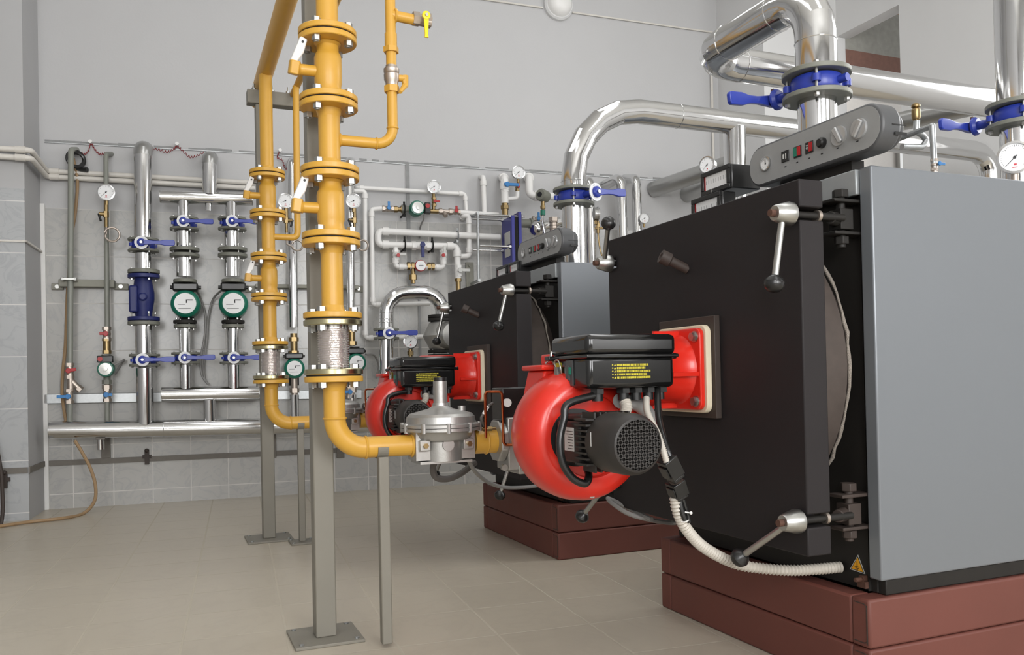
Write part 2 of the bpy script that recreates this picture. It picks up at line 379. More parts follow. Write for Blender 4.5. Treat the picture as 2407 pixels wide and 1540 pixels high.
def butterfly(F, rf, h, label, lev, L, stem, rd, group=None, ang=0, plate='dial', nb=4, t=.018, ratchet=False, a0=.78):
    """local z = pipe axis, x = stem; lever swings in the plane across the stem, ang from local y"""
    th = thing('butterfly_valve', label, 'valve', (0, 0, 0), group, F=F)
    for s in (-1, 1): flange(F, s*(h/2+t/2), rf, t, rf*.35, 'flange_grey', th)
    b = MB(F); b.lathe([(rf*.3, -h*.42), (rf*.72, -h*.42), (rf*.76, -h*.3), (rf*.76, h*.3), (rf*.72, h*.42), (rf*.3, h*.42)], n=36)
    for k in range(nb):
        a = a0+2*math.pi*k/nb; b.cyl((rf*.84*math.cos(a), rf*.84*math.sin(a), -h*.18), (rf*.84*math.cos(a), rf*.84*math.sin(a), h*.18), rf*.13, n=12)
    b.cyl((rf*.6, 0, 0), (stem, 0, 0), h*.30, h*.26, n=16); b.cyl((-rf*.6, 0, 0), (-rf*1.02, 0, 0), h*.22, n=12)
    b.build('body', 'valve_blue', th)
    bolt_set(F, -h/2-t, h/2+t, rf*.84, rf*.085, nb, th, a0=a0, n0='stud')
    G = F @ fr((stem, 0, 0), (1, 0, 0), (0, 1, 0)) @ Matrix.Rotation(ang, 4, 'Z')          # lever frame: z along stem, x along lever
    b = MB(G)
    if ratchet:
        pts = []
        for k in range(48):
            rr = rd*(1.12 if k % 2 else .95) if k < 22 else rd*.75; a = math.pi*.35+2*math.pi*k/48; pts.append((rr*math.cos(a), rr*math.sin(a)))
        b.prism(pts, -.003, .002); b.build('notch_plate', 'rust', th); MB(G).lathe([(0, -.022), (rd*.8, -.022), (rd, -.012), (rd, -.0035), (0, -.0035)], n=28).build('lever_hub', 'valve_blue', th)
    else:
        b.lathe([(rd*.35, 0), (rd, 0), (rd, .006), (rd*.35, .006)], n=32)
        for k in range(10):
            a = -.5+k*.28; b.cbox((rd*.8*math.cos(a), rd*.8*math.sin(a), .008), (rd*.12, rd*.12, .004))
        b.build('notch_plate', plate, th)
    w = L*.10; b = MB(G)
    b.lathe([(0, .0), (rd*.62, .0), (rd*.62, .016), (rd*.42, .022), (0, .022)], n=20)
    b.prism([(0, -w*.9), (L*.35, -w*.55), (L*.55, -w*.6), (L*.72, -w*.95), (L*.97, -w*.9), (L, -w*.5), (L, w*.6), (L*.97, w*.95), (L*.72, w*.95), (L*.55, w*.6), (L*.35, w*.55), (0, w*.9)], .006, .022)
    lv = b.build('lever', 'valve_blue', th, .003)
    MB(G).hexa((0, 0, .022), (0, 0, .03), rd*.22).build('nut', 'zinc', lv)
    return th
def gauge(F, R, label, root=None, group=None, needle=3.9, big=False, cat='gauge', stemlen=.03, stem_mat='brass', red=True):
    """local z = facing direction, y up; pressure gauge"""
    th = thing('pressure_gauge', label, cat, (0, 0, 0), group, F=F)
    MB(F).lathe([(R*.3, -R*.62), (R*.95, -R*.6), (R*.97, -R*.1), (R*1.04, -R*.08), (R*1.04, R*.1), (R*.9, R*.13), (R*.88, 0), (R*.3, -.01*R)], n=36).build('case', 'steel', th)
    d = MB(F).lathe([(R*.9, -R*.06), (R*.9, R*.02), (0, R*.02)], n=36); d.mat(1)
    for k in range(31 if big else 11):
        a = math.radians(225-270*k/(30 if big else 10)); lg = .12 if (not big or k % 5 == 0) else .06; G = F @ Matrix.Rotation(a, 4, 'Z')
        d.add([(R*(.8-lg), -R*.012, R*.025), (R*.8, -R*.012, R*.025), (R*.8, R*.012, R*.025), (R*(.8-lg), R*.012, R*.025)], [(0, 1, 2, 3)], F.inverted() @ G)
    if red:
        d.mat(2); d.cbox((R*.02, -R*.45, R*.024), (R*.16, R*.12, R*.004)); d.cbox((R*.0, -R*.62, R*.024), (R*.3, R*.05, R*.004))
    d.build('dial', ['dial', 'ink', 'red_mark'], th)
    G = F @ Matrix.Rotation(needle, 4, 'Z')
    n = MB(G); n.add([(-R*.2, -R*.03, R*.05), (R*.7, -R*.012, R*.05), (R*.7, R*.012, R*.05), (-R*.2, R*.03, R*.05)], [(0, 1, 2, 3)]); n.cyl((0, 0, R*.02), (0, 0, R*.07), R*.09, n=12)
    n.build('needle', 'ink', th)
    MB(F).cyl((0, -R*1.0, -R*.3), (0, -R*1.0-stemlen, -R*.3), R*.22, n=12).build('socket', stem_mat, th)
    return th
def wframe(px, py, w): return WF @ T(*wp(px, py, w))
def wl(path, w): return [wp(x, y, w) if len(q) == 2 else wp(x, y, q[2]) for q in path for x, y in [q[:2]]]
def wpipe(path, w, pxw, name, m, label, cat='pipe', group=None, bend=2.2, seg=6, n=20, seams=(), level=True):
    """a run of pipe on the back wall through picture points; bend = elbow radius in pipe diameters"""
    P = wl(path, w); r = rpx(pxw, P[len(P)//2]); mb = MB(WF); mb.tube(fillet(P, r*bend, seg), r, n)
    for (x, y, wq) in seams:
        p = wp(x, y, wq); mb.ring(p, (0, 1, 0), r*1.005, r*.035, 28, 6)
    return mb, r
def ball_valve(p, ax, r, L, hcol, label, hdir, hl, F=WF, body='nickel', group=None, name='ball_valve'):
    th = thing(name, label, 'valve', p, group, F=F); p = Vector(p); ax = Vector(ax).normalized(); hd = Vector(hdir).normalized(); b = MB(F)
    b.hexa(p-ax*L/2, p-ax*L*.28, r*1.15); b.hexa(p+ax*L*.28, p+ax*L/2, r*1.15); b.cyl(p-ax*L*.3, p+ax*L*.3, r*.95); b.ball(p, r*1.1, 14, 8); out = Vector((0, 0, 1)) if abs(ax.z) < .9 else Vector((1, 0, 0))
    if abs(hd.dot(out)) > .9: out = hd.cross(ax).normalized()
    b.cyl(p, p+out*r*1.9, r*.4, n=10); b.build('body', body, th)
    h = MB(F); G = fr(p+out*r*1.8, out, hd); h.lathe([(0, 0), (r*.7, 0), (r*.7, r*.5), (0, r*.5)], G, 12)
    h.box((-hl*.25, -r*.42, 0), (hl, r*.42, r*.42), G); h.build('handle', hcol, th, r*.1); return th

# ================================================================ back wall, left part
mb, r_ = wpipe([(180, 352, 0), (167, 352), (164, 992)], .13, 13, '', '', '')
o = single(mb, 'heating_pipe', 'olive_pipe', 'thin olive grey vertical pipe nearest the left corner, elbowed into the wall on top', 'pipe', 'thin olive pipes')
mb, r_ = wpipe([(262, 362, 0), (249, 362), (252, 770)], .13, 11, '', '', ''); P = wl([(252, 935), (252, 992)], .13); mb.tube(P, r_)
single(mb, 'heating_pipe', 'olive_pipe', 'thin olive grey pipe behind the leftmost gauge and its coiled tube', 'pipe', 'thin olive pipes')
ball_valve(wp(164, 872, .13), (0, 1, 0), .026, .11, 'red_plastic', 'small red handled valve on the leftmost olive pipe', (1, .2, 0), .05)
ball_valve(wp(163, 932, .13), (0, 1, 0), .026, .10, 'light_blue', 'small blue handled valve at the foot of the leftmost olive pipe', (-1, 0, 0), .07)
ball_valve(wp(251, 785, .13), (0, 1, 0), .026, .10, 'red_plastic', 'small red handled valve above the little pump on the second olive pipe', (-1, 0, 0), .04)
ball_valve(wp(252, 928, .13), (0, 1, 0), .026, .10, 'light_blue', 'small blue handled valve below the little pump on the second olive pipe', (1, 0, 0), .04)
p = wp(166, 900, .13); b = MB(WF); b.cyl(p+Vector((0, -.06, 0)), p+Vector((0, .06, 0)), .024); b.cyl(p+Vector((0, .02, 0)), p+Vector((.055, -.045, 0)), .02); b.hexa(p+Vector((.045, -.035, 0)), p+Vector((.065, -.055, 0)), .026)
single(b, 'strainer', 'nickel', 'angled strainer with slanting cap on the leftmost olive pipe', 'strainer')
p = wp(251, 812, .13); b = MB(WF); b.hexa(p+Vector((0, .045, 0)), p+Vector((0, .03, 0)), .03); b.cyl(p+Vector((0, -.05, 0)), p+Vector((0, .045, 0)), .026); b.hexa(p+Vector((0, -.06, 0)), p+Vector((0, -.035, 0)), .03)
single(b, 'check_valve', 'brass', 'short brass check valve under the red handled valve on the second olive pipe', 'valve')
p = wp(252, 905, .13); b = MB(WF); b.cyl(p+Vector((0, -.04, 0)), p+Vector((0, .05, 0)), .022); b.hexa(p+Vector((0, -.03, 0)), p+Vector((0, .0, 0)), .034)
single(b, 'union_nut', 'nickel', 'nickel union nut right below the little green pump', 'fitting')
def small_pump(F, R, label, knob=(-.02, .075), horizontal=False):
    """local z faces the room"""
    th = thing('circulation_pump', label, 'pump', (0, 0, 0), None, F=F)
    MB(F).lathe([(R*.5, -R*1.2), (R*1.0, -R*1.1), (R*1.05, R*.2), (R*.95, R*.55), (R*.6, R*.6)], n=32).build('motor_housing', 'pump_green', th)
    MB(F).lathe([(R*.62, R*.55), (R*.78, R*.6), (R*.78, R*.72), (R*.3, R*.75), (R*.28, R*.9), (0, R*.92)], n=28).build('nameplate', 'zinc', th)
    b = MB(F)
    if horizontal: b.box((R*.95, -R*.75, -R*.2), (R*1.75, R*.75, R*.75))
    else: b.box((-R*.95, R*.85, -R*.2), (R*.95, R*1.75, R*.75))
    tb = b.build('terminal_box', 'black_plastic', th, .006)
    kp = (R*1.3, R*.25) if horizontal else (-R*.55, R*1.3)
    MB(F).cyl((kp[0], kp[1], R*.7), (kp[0], kp[1], R*.95), R*.3).build('speed_knob', 'red_plastic', tb)
    b = MB(F); ax = (1, 0, 0) if horizontal else (0, 1, 0); a = Vector(ax); q = Vector((0, 0, -R*.8))
    b.cyl(q-a*R*1.9, q+a*R*1.9, R*.42); b.hexa(q-a*R*1.95, q-a*R*1.4, R*.62); b.hexa(q+a*R*1.4, q+a*R*1.95, R*.62)
    b.build('volute', 'flange_grey', th); return th
small_pump(wframe(249, 868, .2), .054, 'little green pump with red knob on the second olive pipe')
b = MB(WF); b.tube(spline([wp(268, 858, .16), wp(285, 850, .14), wp(292, 846, .08), wp(285, 856, .03), wp(270, 880, .02)], 6), .008, 8)
single(b, 'pump_cable', 'hose_grey', 'short grey cable curling out of the little green pump', 'cable')
gauge(wframe(249, 452, .22), rpx(38, wp(248, 452, .22)), 'round pressure gauge on the second olive pipe, above its coiled siphon tube')
def cock_and_siphon(px, py0, py1, w, side, label, lx, ly, lr, cock_dir=-1):
    th = thing('gauge_siphon', label, 'pipe fitting', wp(px, py1, w), None, F=WF)
    a = wp(px, py0, w); c = wp(px, (py0*2+py1)/3, w); L = a.y-wp(px, py1, w).y
    b = MB(WF); b.cyl(a, a-Vector((0, .07, 0)), .014); b.hexa(c+Vector((0, .02, 0)), c-Vector((0, .02, 0)), .02); b.cyl(c, c+Vector((cock_dir*.045, 0, .01)), .014)
    b.cyl(c-Vector((0, .02, 0)), c-Vector((0, .09, 0)), .011); k = b.build('cock', 'brass', th)
    h = MB(WF); h.cyl(c+Vector((cock_dir*.045, 0, .012)), c+Vector((cock_dir*.03, -.05, .03)), .008); h.build('lever', 'black_plastic', k)
    t0 = c-Vector((0, .09, 0)); ctr = wp(lx, ly, w); r = lr*mpp(WF @ ctr)
    pts = [t0, Vector((t0.x, ctr.y+.01, w))]+[ctr+Vector((-side*r*math.cos(q), -r*math.sin(q)*1.0, .012*q/6)) for q in [i*2*math.pi/24+.3 for i in range(23)]]
    b = MB(WF); b.tube(pts, .0075, 8); b.build('siphon_tube', 'nickel', th); return th
cock_and_siphon(249, 476, 560, .2, 1, 'brass cock with coiled siphon tube hanging under the leftmost gauge', 264, 552, 16)
# bracket carrying the two thin pipes
t_ = thing('pipe_bracket', 'olive steel channel bracket carrying the two thin pipes near the left corner', 'bracket', wp(210, 672, .06), None, F=WF)
a, c = wp(139, 657, .07), wp(270, 676, .07); MB(WF).box((a.x, c.y, .03), (c.x, a.y, .1)).build('channel', 'bracket_paint', t_, .004)
for x0, x1 in ((122, 150), (268, 302)):
    a, c = wp(x0, 667, .01), wp(x1, 682, .01); q = MB(WF).box((a.x, c.y, .0), (c.x, a.y, .03)).build('foot', 'bracket_paint', t_, .002)
    m_ = (a+c)/2; MB(WF).hexa((m_.x, m_.y, .03), (m_.x, m_.y, .042), .016).build('bolt', 'zinc', q)
p = wp(163, 657, .13); b = MB(WF); b.box((p.x-.05, p.y-.012, .1), (p.x-.03, p.y+.012, .165)).box((p.x+.03, p.y-.012, .1), (p.x+.05, p.y+.012, .165)).box((p.x-.05, p.y-.008, .155), (p.x+.05, p.y+.008, .165))
b.build('clamp', 'zinc', t_, .003)
# tan hoses
b = MB(WF); b.tube(spline([wp(172, 372, .06), wp(182, 425, .05), wp(177, 500, .04), wp(168, 560, .04), wp(158, 700, .04), wp(154, 810, .05), wp(148, 870, .07), wp(146, 920, .08), wp(150, 960, .09), wp(156, 995, .12)], 6), .011, 8)
single(b, 'drain_hose', 'hose_tan', 'thin tan hose hanging beside the leftmost olive pipe', 'hose')
b = MB(); ps = [WF @ wp(176, 1036, .28), WF @ wp(192, 1062, .30), WF @ wp(212, 1100, .33), WF @ wp(224, 1140, .36), WF @ wp(222, 1178, .38), PZ(196, 1207, .012), PZ(150, 1218, .012), PZ(70, 1227, .012), PZ(0, 1237, .012), PZ(-80, 1248, .012)]
b.tube(spline(ps, 8), .011, 8); single(b, 'drain_hose', 'hose_tan', 'tan hose hanging under the long silver header and trailing left along the floor', 'hose')
b = MB(WF); p = wp(178, 374, .06); b.ring(p, (.5, 0, 1), .055, .014, 28, 8); b.ring(p+Vector((.01, -.01, .02)), (.4, .1, 1), .05, .012, 28, 8)
single(b, 'cable_coil', 'black_plastic', 'black cable coil hung behind the top of the leftmost olive pipe', 'cable')
b = MB(WF); a, c = wp(176, 396, .05), wp(205, 399, .09); b.tube([a, a.lerp(c, .5)+Vector((0, -.004, 0)), c], [.012, .014, .018], 10); b.cyl(a-Vector((0, 0, .05)), a, .012)
single(b, 'hand_grip', 'black_plastic', 'black grip lying over the white pipes by the leftmost olive pipe', 'grip')
def coil_wire(pts, label, r=.008, turns=160):
    P = spline(pts, 10); out = []; L = len(P)
    for i in range(L*3-2):
        t = i/3; k = int(t); k2 = min(k+1, L-1); q = P[k].lerp(P[k2], t-k); a = t*1.5
        out.append(q+Vector((r*.3*math.cos(a), r*math.sin(a), r*math.cos(a))))
    b = MB(WF); b.tube(out, .0026, 5); return single(b, 'coiled_wire', 'wire_red', label, 'wire', 'coiled wires hung from the wall strip')
coil_wire([wp(187, 360, .05), wp(200, 362, .04), wp(208, 353, .03), wp(214, 337, .02), wp(222, 350, .03), wp(234, 362, .04), wp(246, 360, .06)], 'coiled red wire hung between the two thin olive pipes')
coil_wire([wp(357, 349, .05), wp(375, 352, .04), wp(393, 357, .03), wp(408, 350, .03), wp(416, 343, .02), wp(428, 353, .03), wp(445, 368, .04), wp(460, 367, .05), wp(478, 358, .08)], 'coiled red wire hung between the two silver pipes left of the yellow pipes')
coil_wire([wp(657, 358, .02), wp(652, 370, .03), wp(664, 376, .03), wp(668, 390, .04), wp(674, 398, .06)], 'coiled red wire hung just right of the thinner yellow gas pipe')
for i, (x, y) in enumerate(((214, 336), (417, 341), (658, 356))):
    p = wp(x, y, 0); b = MB(WF); b.cyl(p, p+Vector((0, 0, .035)), .007, n=10); b.cyl(p+Vector((0, 0, .03)), p+Vector((0, 0, .045)), .013, n=10)
    single(b, 'wall_hook', 'white_plastic', 'small white wall hook holding the coiled wire %s' % ('between the thin olive pipes', 'between the silver pipes', 'right of the thinner yellow pipe')[i], 'hook')
# twin cream pipes: along the pier, round its corner and along the back wall
for i, (y0, y1, y2) in enumerate(((349, 402, 430), (368, 415, 443))):
    v0 = wp(0, y0, .515).y; v1 = wp(110, y1, .045).y; v2 = wp(600, y2, .045)
    P = [Vector((-2.54, v0, .515)), Vector((UE+.05, v0, .515)), Vector((UE+.05, v1, .045)), v2]; b = MB(WF); r = .0185
    b.tube(fillet(P, .03, 4), r, 14)
    for q in (P[1]+Vector((-.06, 0, 0)), P[2]+Vector((.05, 0, 0))): b.cyl(q-Vector((.03, 0, 0)), q+Vector((.03, 0, 0)), r*1.25)
    single(b, 'plastic_pipe', 'cream_pipe', '%s of the twin cream pipes running round the corner pier' % ('upper', 'lower')[i], 'pipe', 'twin cream pipes')
# galvanised rail, earthing bar
a, c = wp(104, 938, .01), wp(850, 926, .01); h = .035
b = MB(WF); b.add([(a.x, a.y-h, .007), (c.x, c.y-h, .007), (c.x, c.y+h, .007), (a.x, a.y+h, .007), (a.x, a.y-h, .03), (c.x, c.y-h, .03), (c.x, c.y+h, .03), (a.x, a.y+h, .03)], [(3,2,1,0),(4,5,6,7),(0,1,5,4),(1,2,6,5),(2,3,7,6),(3,0,4,7)])
single(b, 'cable_duct', 'galvanised', 'flat galvanised duct running along the tiled wall above the long header', 'duct', bevel=.004)
a, c = wp(104, 1090, .01), wp(1135, 1044, .01); h = .019
b = MB(WF); b.add([(a.x, a.y-h, .007), (c.x, c.y-h, .007), (c.x, c.y+h, .007), (a.x, a.y+h, .007), (a.x, a.y-h, .016), (c.x, c.y-h, .016), (c.x, c.y+h, .016), (a.x, a.y+h, .016)], [(3,2,1,0),(4,5,6,7),(0,1,5,4),(1,2,6,5),(2,3,7,6),(3,0,4,7)])
q0, q1 = wp(0, 1113, PW+.01), wp(72, 1105, PW+.01); b.box((-2.54, q1.y-h, PW+.007), (UE-.005, q1.y+h, PW+.014)); b.box((UE, a.y-h, .008), (UE+.01, a.y+h, PW+.014))
mat('earth_bar', '6f6a63', .6, var=.15)
single(b, 'earthing_bar', 'earth_bar', 'dark flat earthing bar running low along the tiled wall', 'bar')
for i, (x, y) in enumerate(((345, 1074), (10, 1128))):
    w = .0 if i == 0 else PW; p = wp(x, y, w+.03); b = MB(WF); b.box((p.x-.03, p.y-.012, w+.006), (p.x+.03, p.y+.012, w+.03)); b.box((p.x-.014, p.y-.055, w+.006), (p.x+.014, p.y+.05, w+.035)); b.ball((p.x, p.y+.045, w+.03), .016, 10, 8)
    single(b, 'earthing_clamp', 'dirty_black', ('black clamp on the earthing bar under the long header', 'black clamp on the earthing bar of the corner pier')[i], 'clamp')
b = MB(WF); p = wp(2, 1060, PW+.08); q = wp(-3, 1200, PW+.12); b.tube(spline([wp(-12, 1030, PW+.05), wp(1, 1100, PW+.08), wp(6, 1170, PW+.1), wp(5, 1215, PW+.14), wp(-4, 1250, PW+.16), wp(-14, 1225, PW+.12)], 8), .012, 8)
single(b, 'power_cable', 'dirty_black', 'dark looped cable hanging at the far left edge of the picture', 'cable')

# ---- fat silver pipe with check valve, header, manifolds
WB = .24
def wbutter(px, py, w, frp, h, label, levpx, rdpx, stem, ang=0, group='butterfly valves on the left pipes', t=.016, dx=0):
    p = wp(px, py, w); rf = rpx(frp, p); F = WF @ T(*p) @ Matrix(((0, 1, 0, 0), (0, 0, 1, 0), (1, 0, 0, 0), (0, 0, 0, 1)))     # local z->up, x->out, y->along wall
    return butterfly(F, rf, h, label, None, levpx*mpp(WF @ p), stem, rdpx*mpp(WF @ p), group, ang, t=t, a0=.5)
def wall_elbow(xw, x, yt, ys, yb, pxw, label):                  # pipe leaving the wall by a dull elbow, then a bright straight length
    P = wl([(xw, yt, 0), (x, yt, WB), (x, ys, WB), (x+.6, yb, WB)], WB); r = rpx(pxw, P[2]); t = thing('insulated_pipe', label, 'pipe', P[3], 'silver clad pipes on the back wall', F=WF)
    m = MB(WF); m.tube(fillet(P[:3], r*1.6, 5), r*1.012, 28); m.build('elbow', 'cladding_dull', t, ang=14); m = MB(WF); m.tube(P[2:], r, 28); m.build('straight_length', 'cladding', t); return r
r1 = wall_elbow(340, 336, 352, 366, 562, 40, 'fat silver clad pipe coming out of the wall, leftmost of the silver pipes')
wbutter(337, 577, WB, 68, .062, 'upper blue lever valve on the fat silver pipe, above the blue check valve', 72, 15, .13)
mb = MB(WF); mb.tube(wl([(337, 596), (338, 634)], WB), r1*.93, 28); single(mb, 'insulated_pipe', 'cladding', 'short silver clad pipe piece between upper lever valve and blue check valve', 'pipe', 'silver clad pipes on the back wall')
def wflange(px, py, w, fpx, tpx, m='flange_grey', nb=4, ri=.3):
    p = wp(px, py, w); r = rpx(fpx, p); s = mpp(WF @ p); return WF @ T(*p) @ Matrix.Rotation(-math.pi/2, 4, 'X'), r, tpx*s
t_ = thing('check_valve', 'blue cast check valve bolted into the fat silver pipe', 'valve', wp(338, 752, WB), None, F=WF)
for y, m in ((639, 'flange_grey'), (650, 'cast_blue'), (750, 'cast_blue'), (760, 'flange_grey')):
    F, r, t = wflange(338, y, WB, 70, 9, m); flange(F, 0, r, t, r*.4, m, t_)
p0 = wp(338, 750, WB); p1 = wp(338, 650, WB); h = p1.y-p0.y; rr = rpx(44, p0); F = WF @ T(*p0) @ Matrix.Rotation(-math.pi/2, 4, 'X')
MB(F).lathe([(rr*.8, 0), (rr*.85, h*.12), (rr*.98, h*.3), (rr*1.1, h*.45), (rr*1.1, h*.62), (rr*.95, h*.8), (rr*.8, h)], n=28).build('body', 'cast_blue', t_)
c = (p0+p1)/2; MB(WF).box((c.x-rr*1.35, c.y-.11, WB-.05), (c.x-rr*.5, c.y+.08, WB+.08)).cyl((c.x, c.y, WB), (c.x, c.y, WB+rr*1.25), .03).build('side_chamber', 'cast_blue', t_, .012)
F, r, t = wflange(338, 755, WB, 70, 9); bolt_set(F, -t, t*2, r*.8, .009, 4, t_, a0=.5)
F, r, t = wflange(338, 644, WB, 70, 9); bolt_set(F, -t*1.4, t, r*.8, .009, 4, t_, a0=.5)
mb = MB(WF); mb.tube(wl([(338, 764), (339, 831)], WB), r1*.95, 28); single(mb, 'insulated_pipe', 'cladding', 'short silver clad pipe piece right below the blue check valve', 'pipe', 'silver clad pipes on the back wall')
wbutter(340, 847, WB, 68, .055, 'lower blue lever valve on the fat silver pipe, below the blue check valve', 70, 15, .13)
mb = MB(WF); mb.tube(wl([(340, 866), (342, 998)], WB), r1*.95, 28); single(mb, 'insulated_pipe', 'cladding', 'silver clad pipe standing on the long header under the lower lever valve', 'pipe', 'silver clad pipes on the back wall')
# header
a, c = wp(118, 1012, WB), wp(608, 1003, WB); c2 = a+(c-a)*1.6; rh = rpx(42, a); t_ = thing('header_pipe', 'long thick silver header lying low along the tiled wall', 'pipe', (a+c)/2-Vector((0, rh, 0)), None, F=WF)
mb = MB(WF); mb.tube([a, c2], rh, 36)
for k in (.33, .66): q = a.lerp(c2, k); mb.ring(q, c2-a, rh*1.003, .003, 36, 6)
mb.build('barrel', 'cladding', t_); MB(WF).cyl(a-Vector((.006, 0, 0)), a, rh*.93, n=32).build('end_cap', 'cladding_dull', t_)
q = wp(236, 1018, WB); MB(WF).cyl(q, q-Vector((0, .115, 0)), .024).build('drain_stub', 'cladding', t_)
for x in (250, 640, 800):
    q = wp(x, 1070, .0); MB(WF).box((q.x-.03, q.y-.02, .006), (q.x+.03, a.y-rh*.2, .02)).box((q.x-.03, a.y-rh*1.25, .006), (q.x+.03, a.y-rh*1.02, WB+.03)).build('wall_bracket', 'earth_bar', t_, .003)
def manifold(x0, y0, x1, y1, pxw, label, stub):
    a, c = wp(x0, y0, WB), wp(x1, y1, WB); r = rpx(pxw, a); t_ = thing('manifold_pipe', label, 'pipe', (a+c)/2-Vector((0, r, 0)), 'short silver manifolds', F=WF)
    mb = MB(WF); mb.tube([a, c], r, 32); mb.build('barrel', 'cladding', t_)
    for e, s in ((a, -1), (c, 1)): MB(WF).cyl(e, e+Vector((s*.006, 0, 0)), r*.94, n=28).build('end_cap', 'cladding_dull', t_)
    if stub: q0, q1, rr = stub; MB(WF).cyl(wp(*q0, WB), wp(*q1, WB), rr).build('stub', 'cladding', t_)
manifold(378, 462, 592, 469, 31, 'upper silver manifold above the two big green pumps', ((490, 470), (490, 496), .024))
manifold(382, 927, 608, 924, 35, 'lower silver manifold under the two big green pumps', ((493, 940), (494, 990), .045))
wall_elbow(496, 492, 372, 386, 458, 33, 'silver clad pipe bending out of the wall down into the upper manifold')
def big_pump(px, py, w, Rpx, label, mark=True, dn=58, up=True):
    p = wp(px, py, w+.1); R = Rpx*mpp(WF @ p); F = WF @ T(*p); t_ = thing('circulation_pump', label, 'pump', (0, -R*1.5, 0), 'green circulation pumps', F=F)
    MB(F).lathe([(R*.7, -R*1.6), (R*1.0, -R*1.45), (R*1.02, -R*.3), (R*.97, R*.1), (R*.8, R*.28), (R*.76, R*.3)], n=36).build('motor_housing', 'pump_green', t_)
    d = MB(F).lathe([(R*.73, R*.2), (R*.73, R*.34), (0, R*.36)], n=36).build('nameplate', 'dial', t_)
    if mark: MB(F).box((R*.05, R*.2, R*.36), (R*.5, R*.27, R*.365)).box((R*.05, R*.02, R*.36), (R*.12, R*.27, R*.365)).box((-R*.45, -R*.38, R*.36), (R*.35, -R*.35, R*.364)).box((-R*.5, -R*.1, R*.36), (R*.0, -R*.07, R*.364)).build('print', 'ink', d)
    b = MB(F); b.box((-R*.86, R*.92, -R*.95), (R*.86, R*1.5, R*.22)); tb = b.build('terminal_box', 'black_plastic', t_, R*.12)
    MB(F).cyl((-R*1.02, R*1.2, -R*.4), (R*1.05, R*1.2, -R*.4), R*.13, n=12).build('cable_gland', 'black_plastic', tb)
    b = MB(F); b.lathe([(R*.5, -R*1.7), (R*.5, R*1.7)], fr((0, 0, -R*1.2), (0, 1, 0)), 24); b.ball((0, 0, -R*1.3), R*.85, 24, 12); b.build('volute', 'black_plate', t_)
    return t_, R, F
for i, x in enumerate((434, 547)):
    nm = ('left', 'right')[i]; wh = ('left big green pump', 'right big green pump')[i]
    def sp(y0, y1, pw, lab): m_ = MB(WF); m_.tube(wl([(x+(y0-700)*.014, y0), (x+(y1-700)*.014, y1)], WB), rpx(pw, wp(x, y0, WB)), 24); single(m_, 'insulated_pipe', 'cladding', lab, 'pipe', 'silver clad pipes on the back wall')
    sp(466, 514, 27, 'silver pipe piece right under the upper manifold, over the %s' % wh)
    wbutter(x-1, 527, WB, 64, .058, 'upper blue lever valve in the column of the %s' % wh, 66, 14, .12)
    sp(543, 584, 34, 'silver pipe piece right under the upper lever valve, over the %s' % wh)
    t_ = thing('flange_joint', 'pair of grey bolted flanges in the column over the %s' % wh, 'flange', wp(x, 600, WB), None, F=WF)
    for y in (587, 601): F, r, t = wflange(x, y, WB, 66, 8); flange(F, 0, r, t, r*.4, 'flange_grey', t_)
    bolt_set(F, -t, t*2.8, r*.82, .009, 4, t_, a0=.5)
    sp(604, 650, 36, 'silver pipe piece right above the %s' % wh)
    tp, R, F = big_pump(x+2, 714, WB-.06, 33, '%s with white round nameplate' % ('left big green pump', 'right big green pump')[i])
    for y, pw in ((661, 52), (757, 52), (767, 50)): F2, r, t = wflange(x+1, y, WB, pw, 8); flange(F2, 0, r, t, r*.4, 'flange_grey' if y != 757 else 'black_plate', tp)
    bolt_set(F2, -t*.6, t*2, r*.82, .008, 4, tp, a0=.5)
    sp(772, 827, 27, 'silver pipe piece right below the %s' % wh)
    wbutter(x+3, 842, WB, 64, .05, 'lower blue lever valve in the silver column of the %s' % wh, 66, 14, .12)
    sp(858, 915, 27, 'silver pipe piece standing on the lower manifold, under the %s' % wh)
for i, pts in enumerate(([(460, 680), (471, 700), (482, 740), (481, 790), (472, 840), (474, 880), (488, 903)], [(521, 682), (500, 705), (489, 750), (486, 800), (480, 850), (481, 890), (492, 905)])):
    b = MB(WF); b.tube(spline([wp(*q, .2 if k in (0,) else .08) for k, q in enumerate(pts)], 8), .008, 8)
    single(b, 'pump_cable', 'hose_grey', 'grey cable hanging down from the %s big green pump' % ('left', 'right')[i], 'cable', 'cables of the big green pumps')

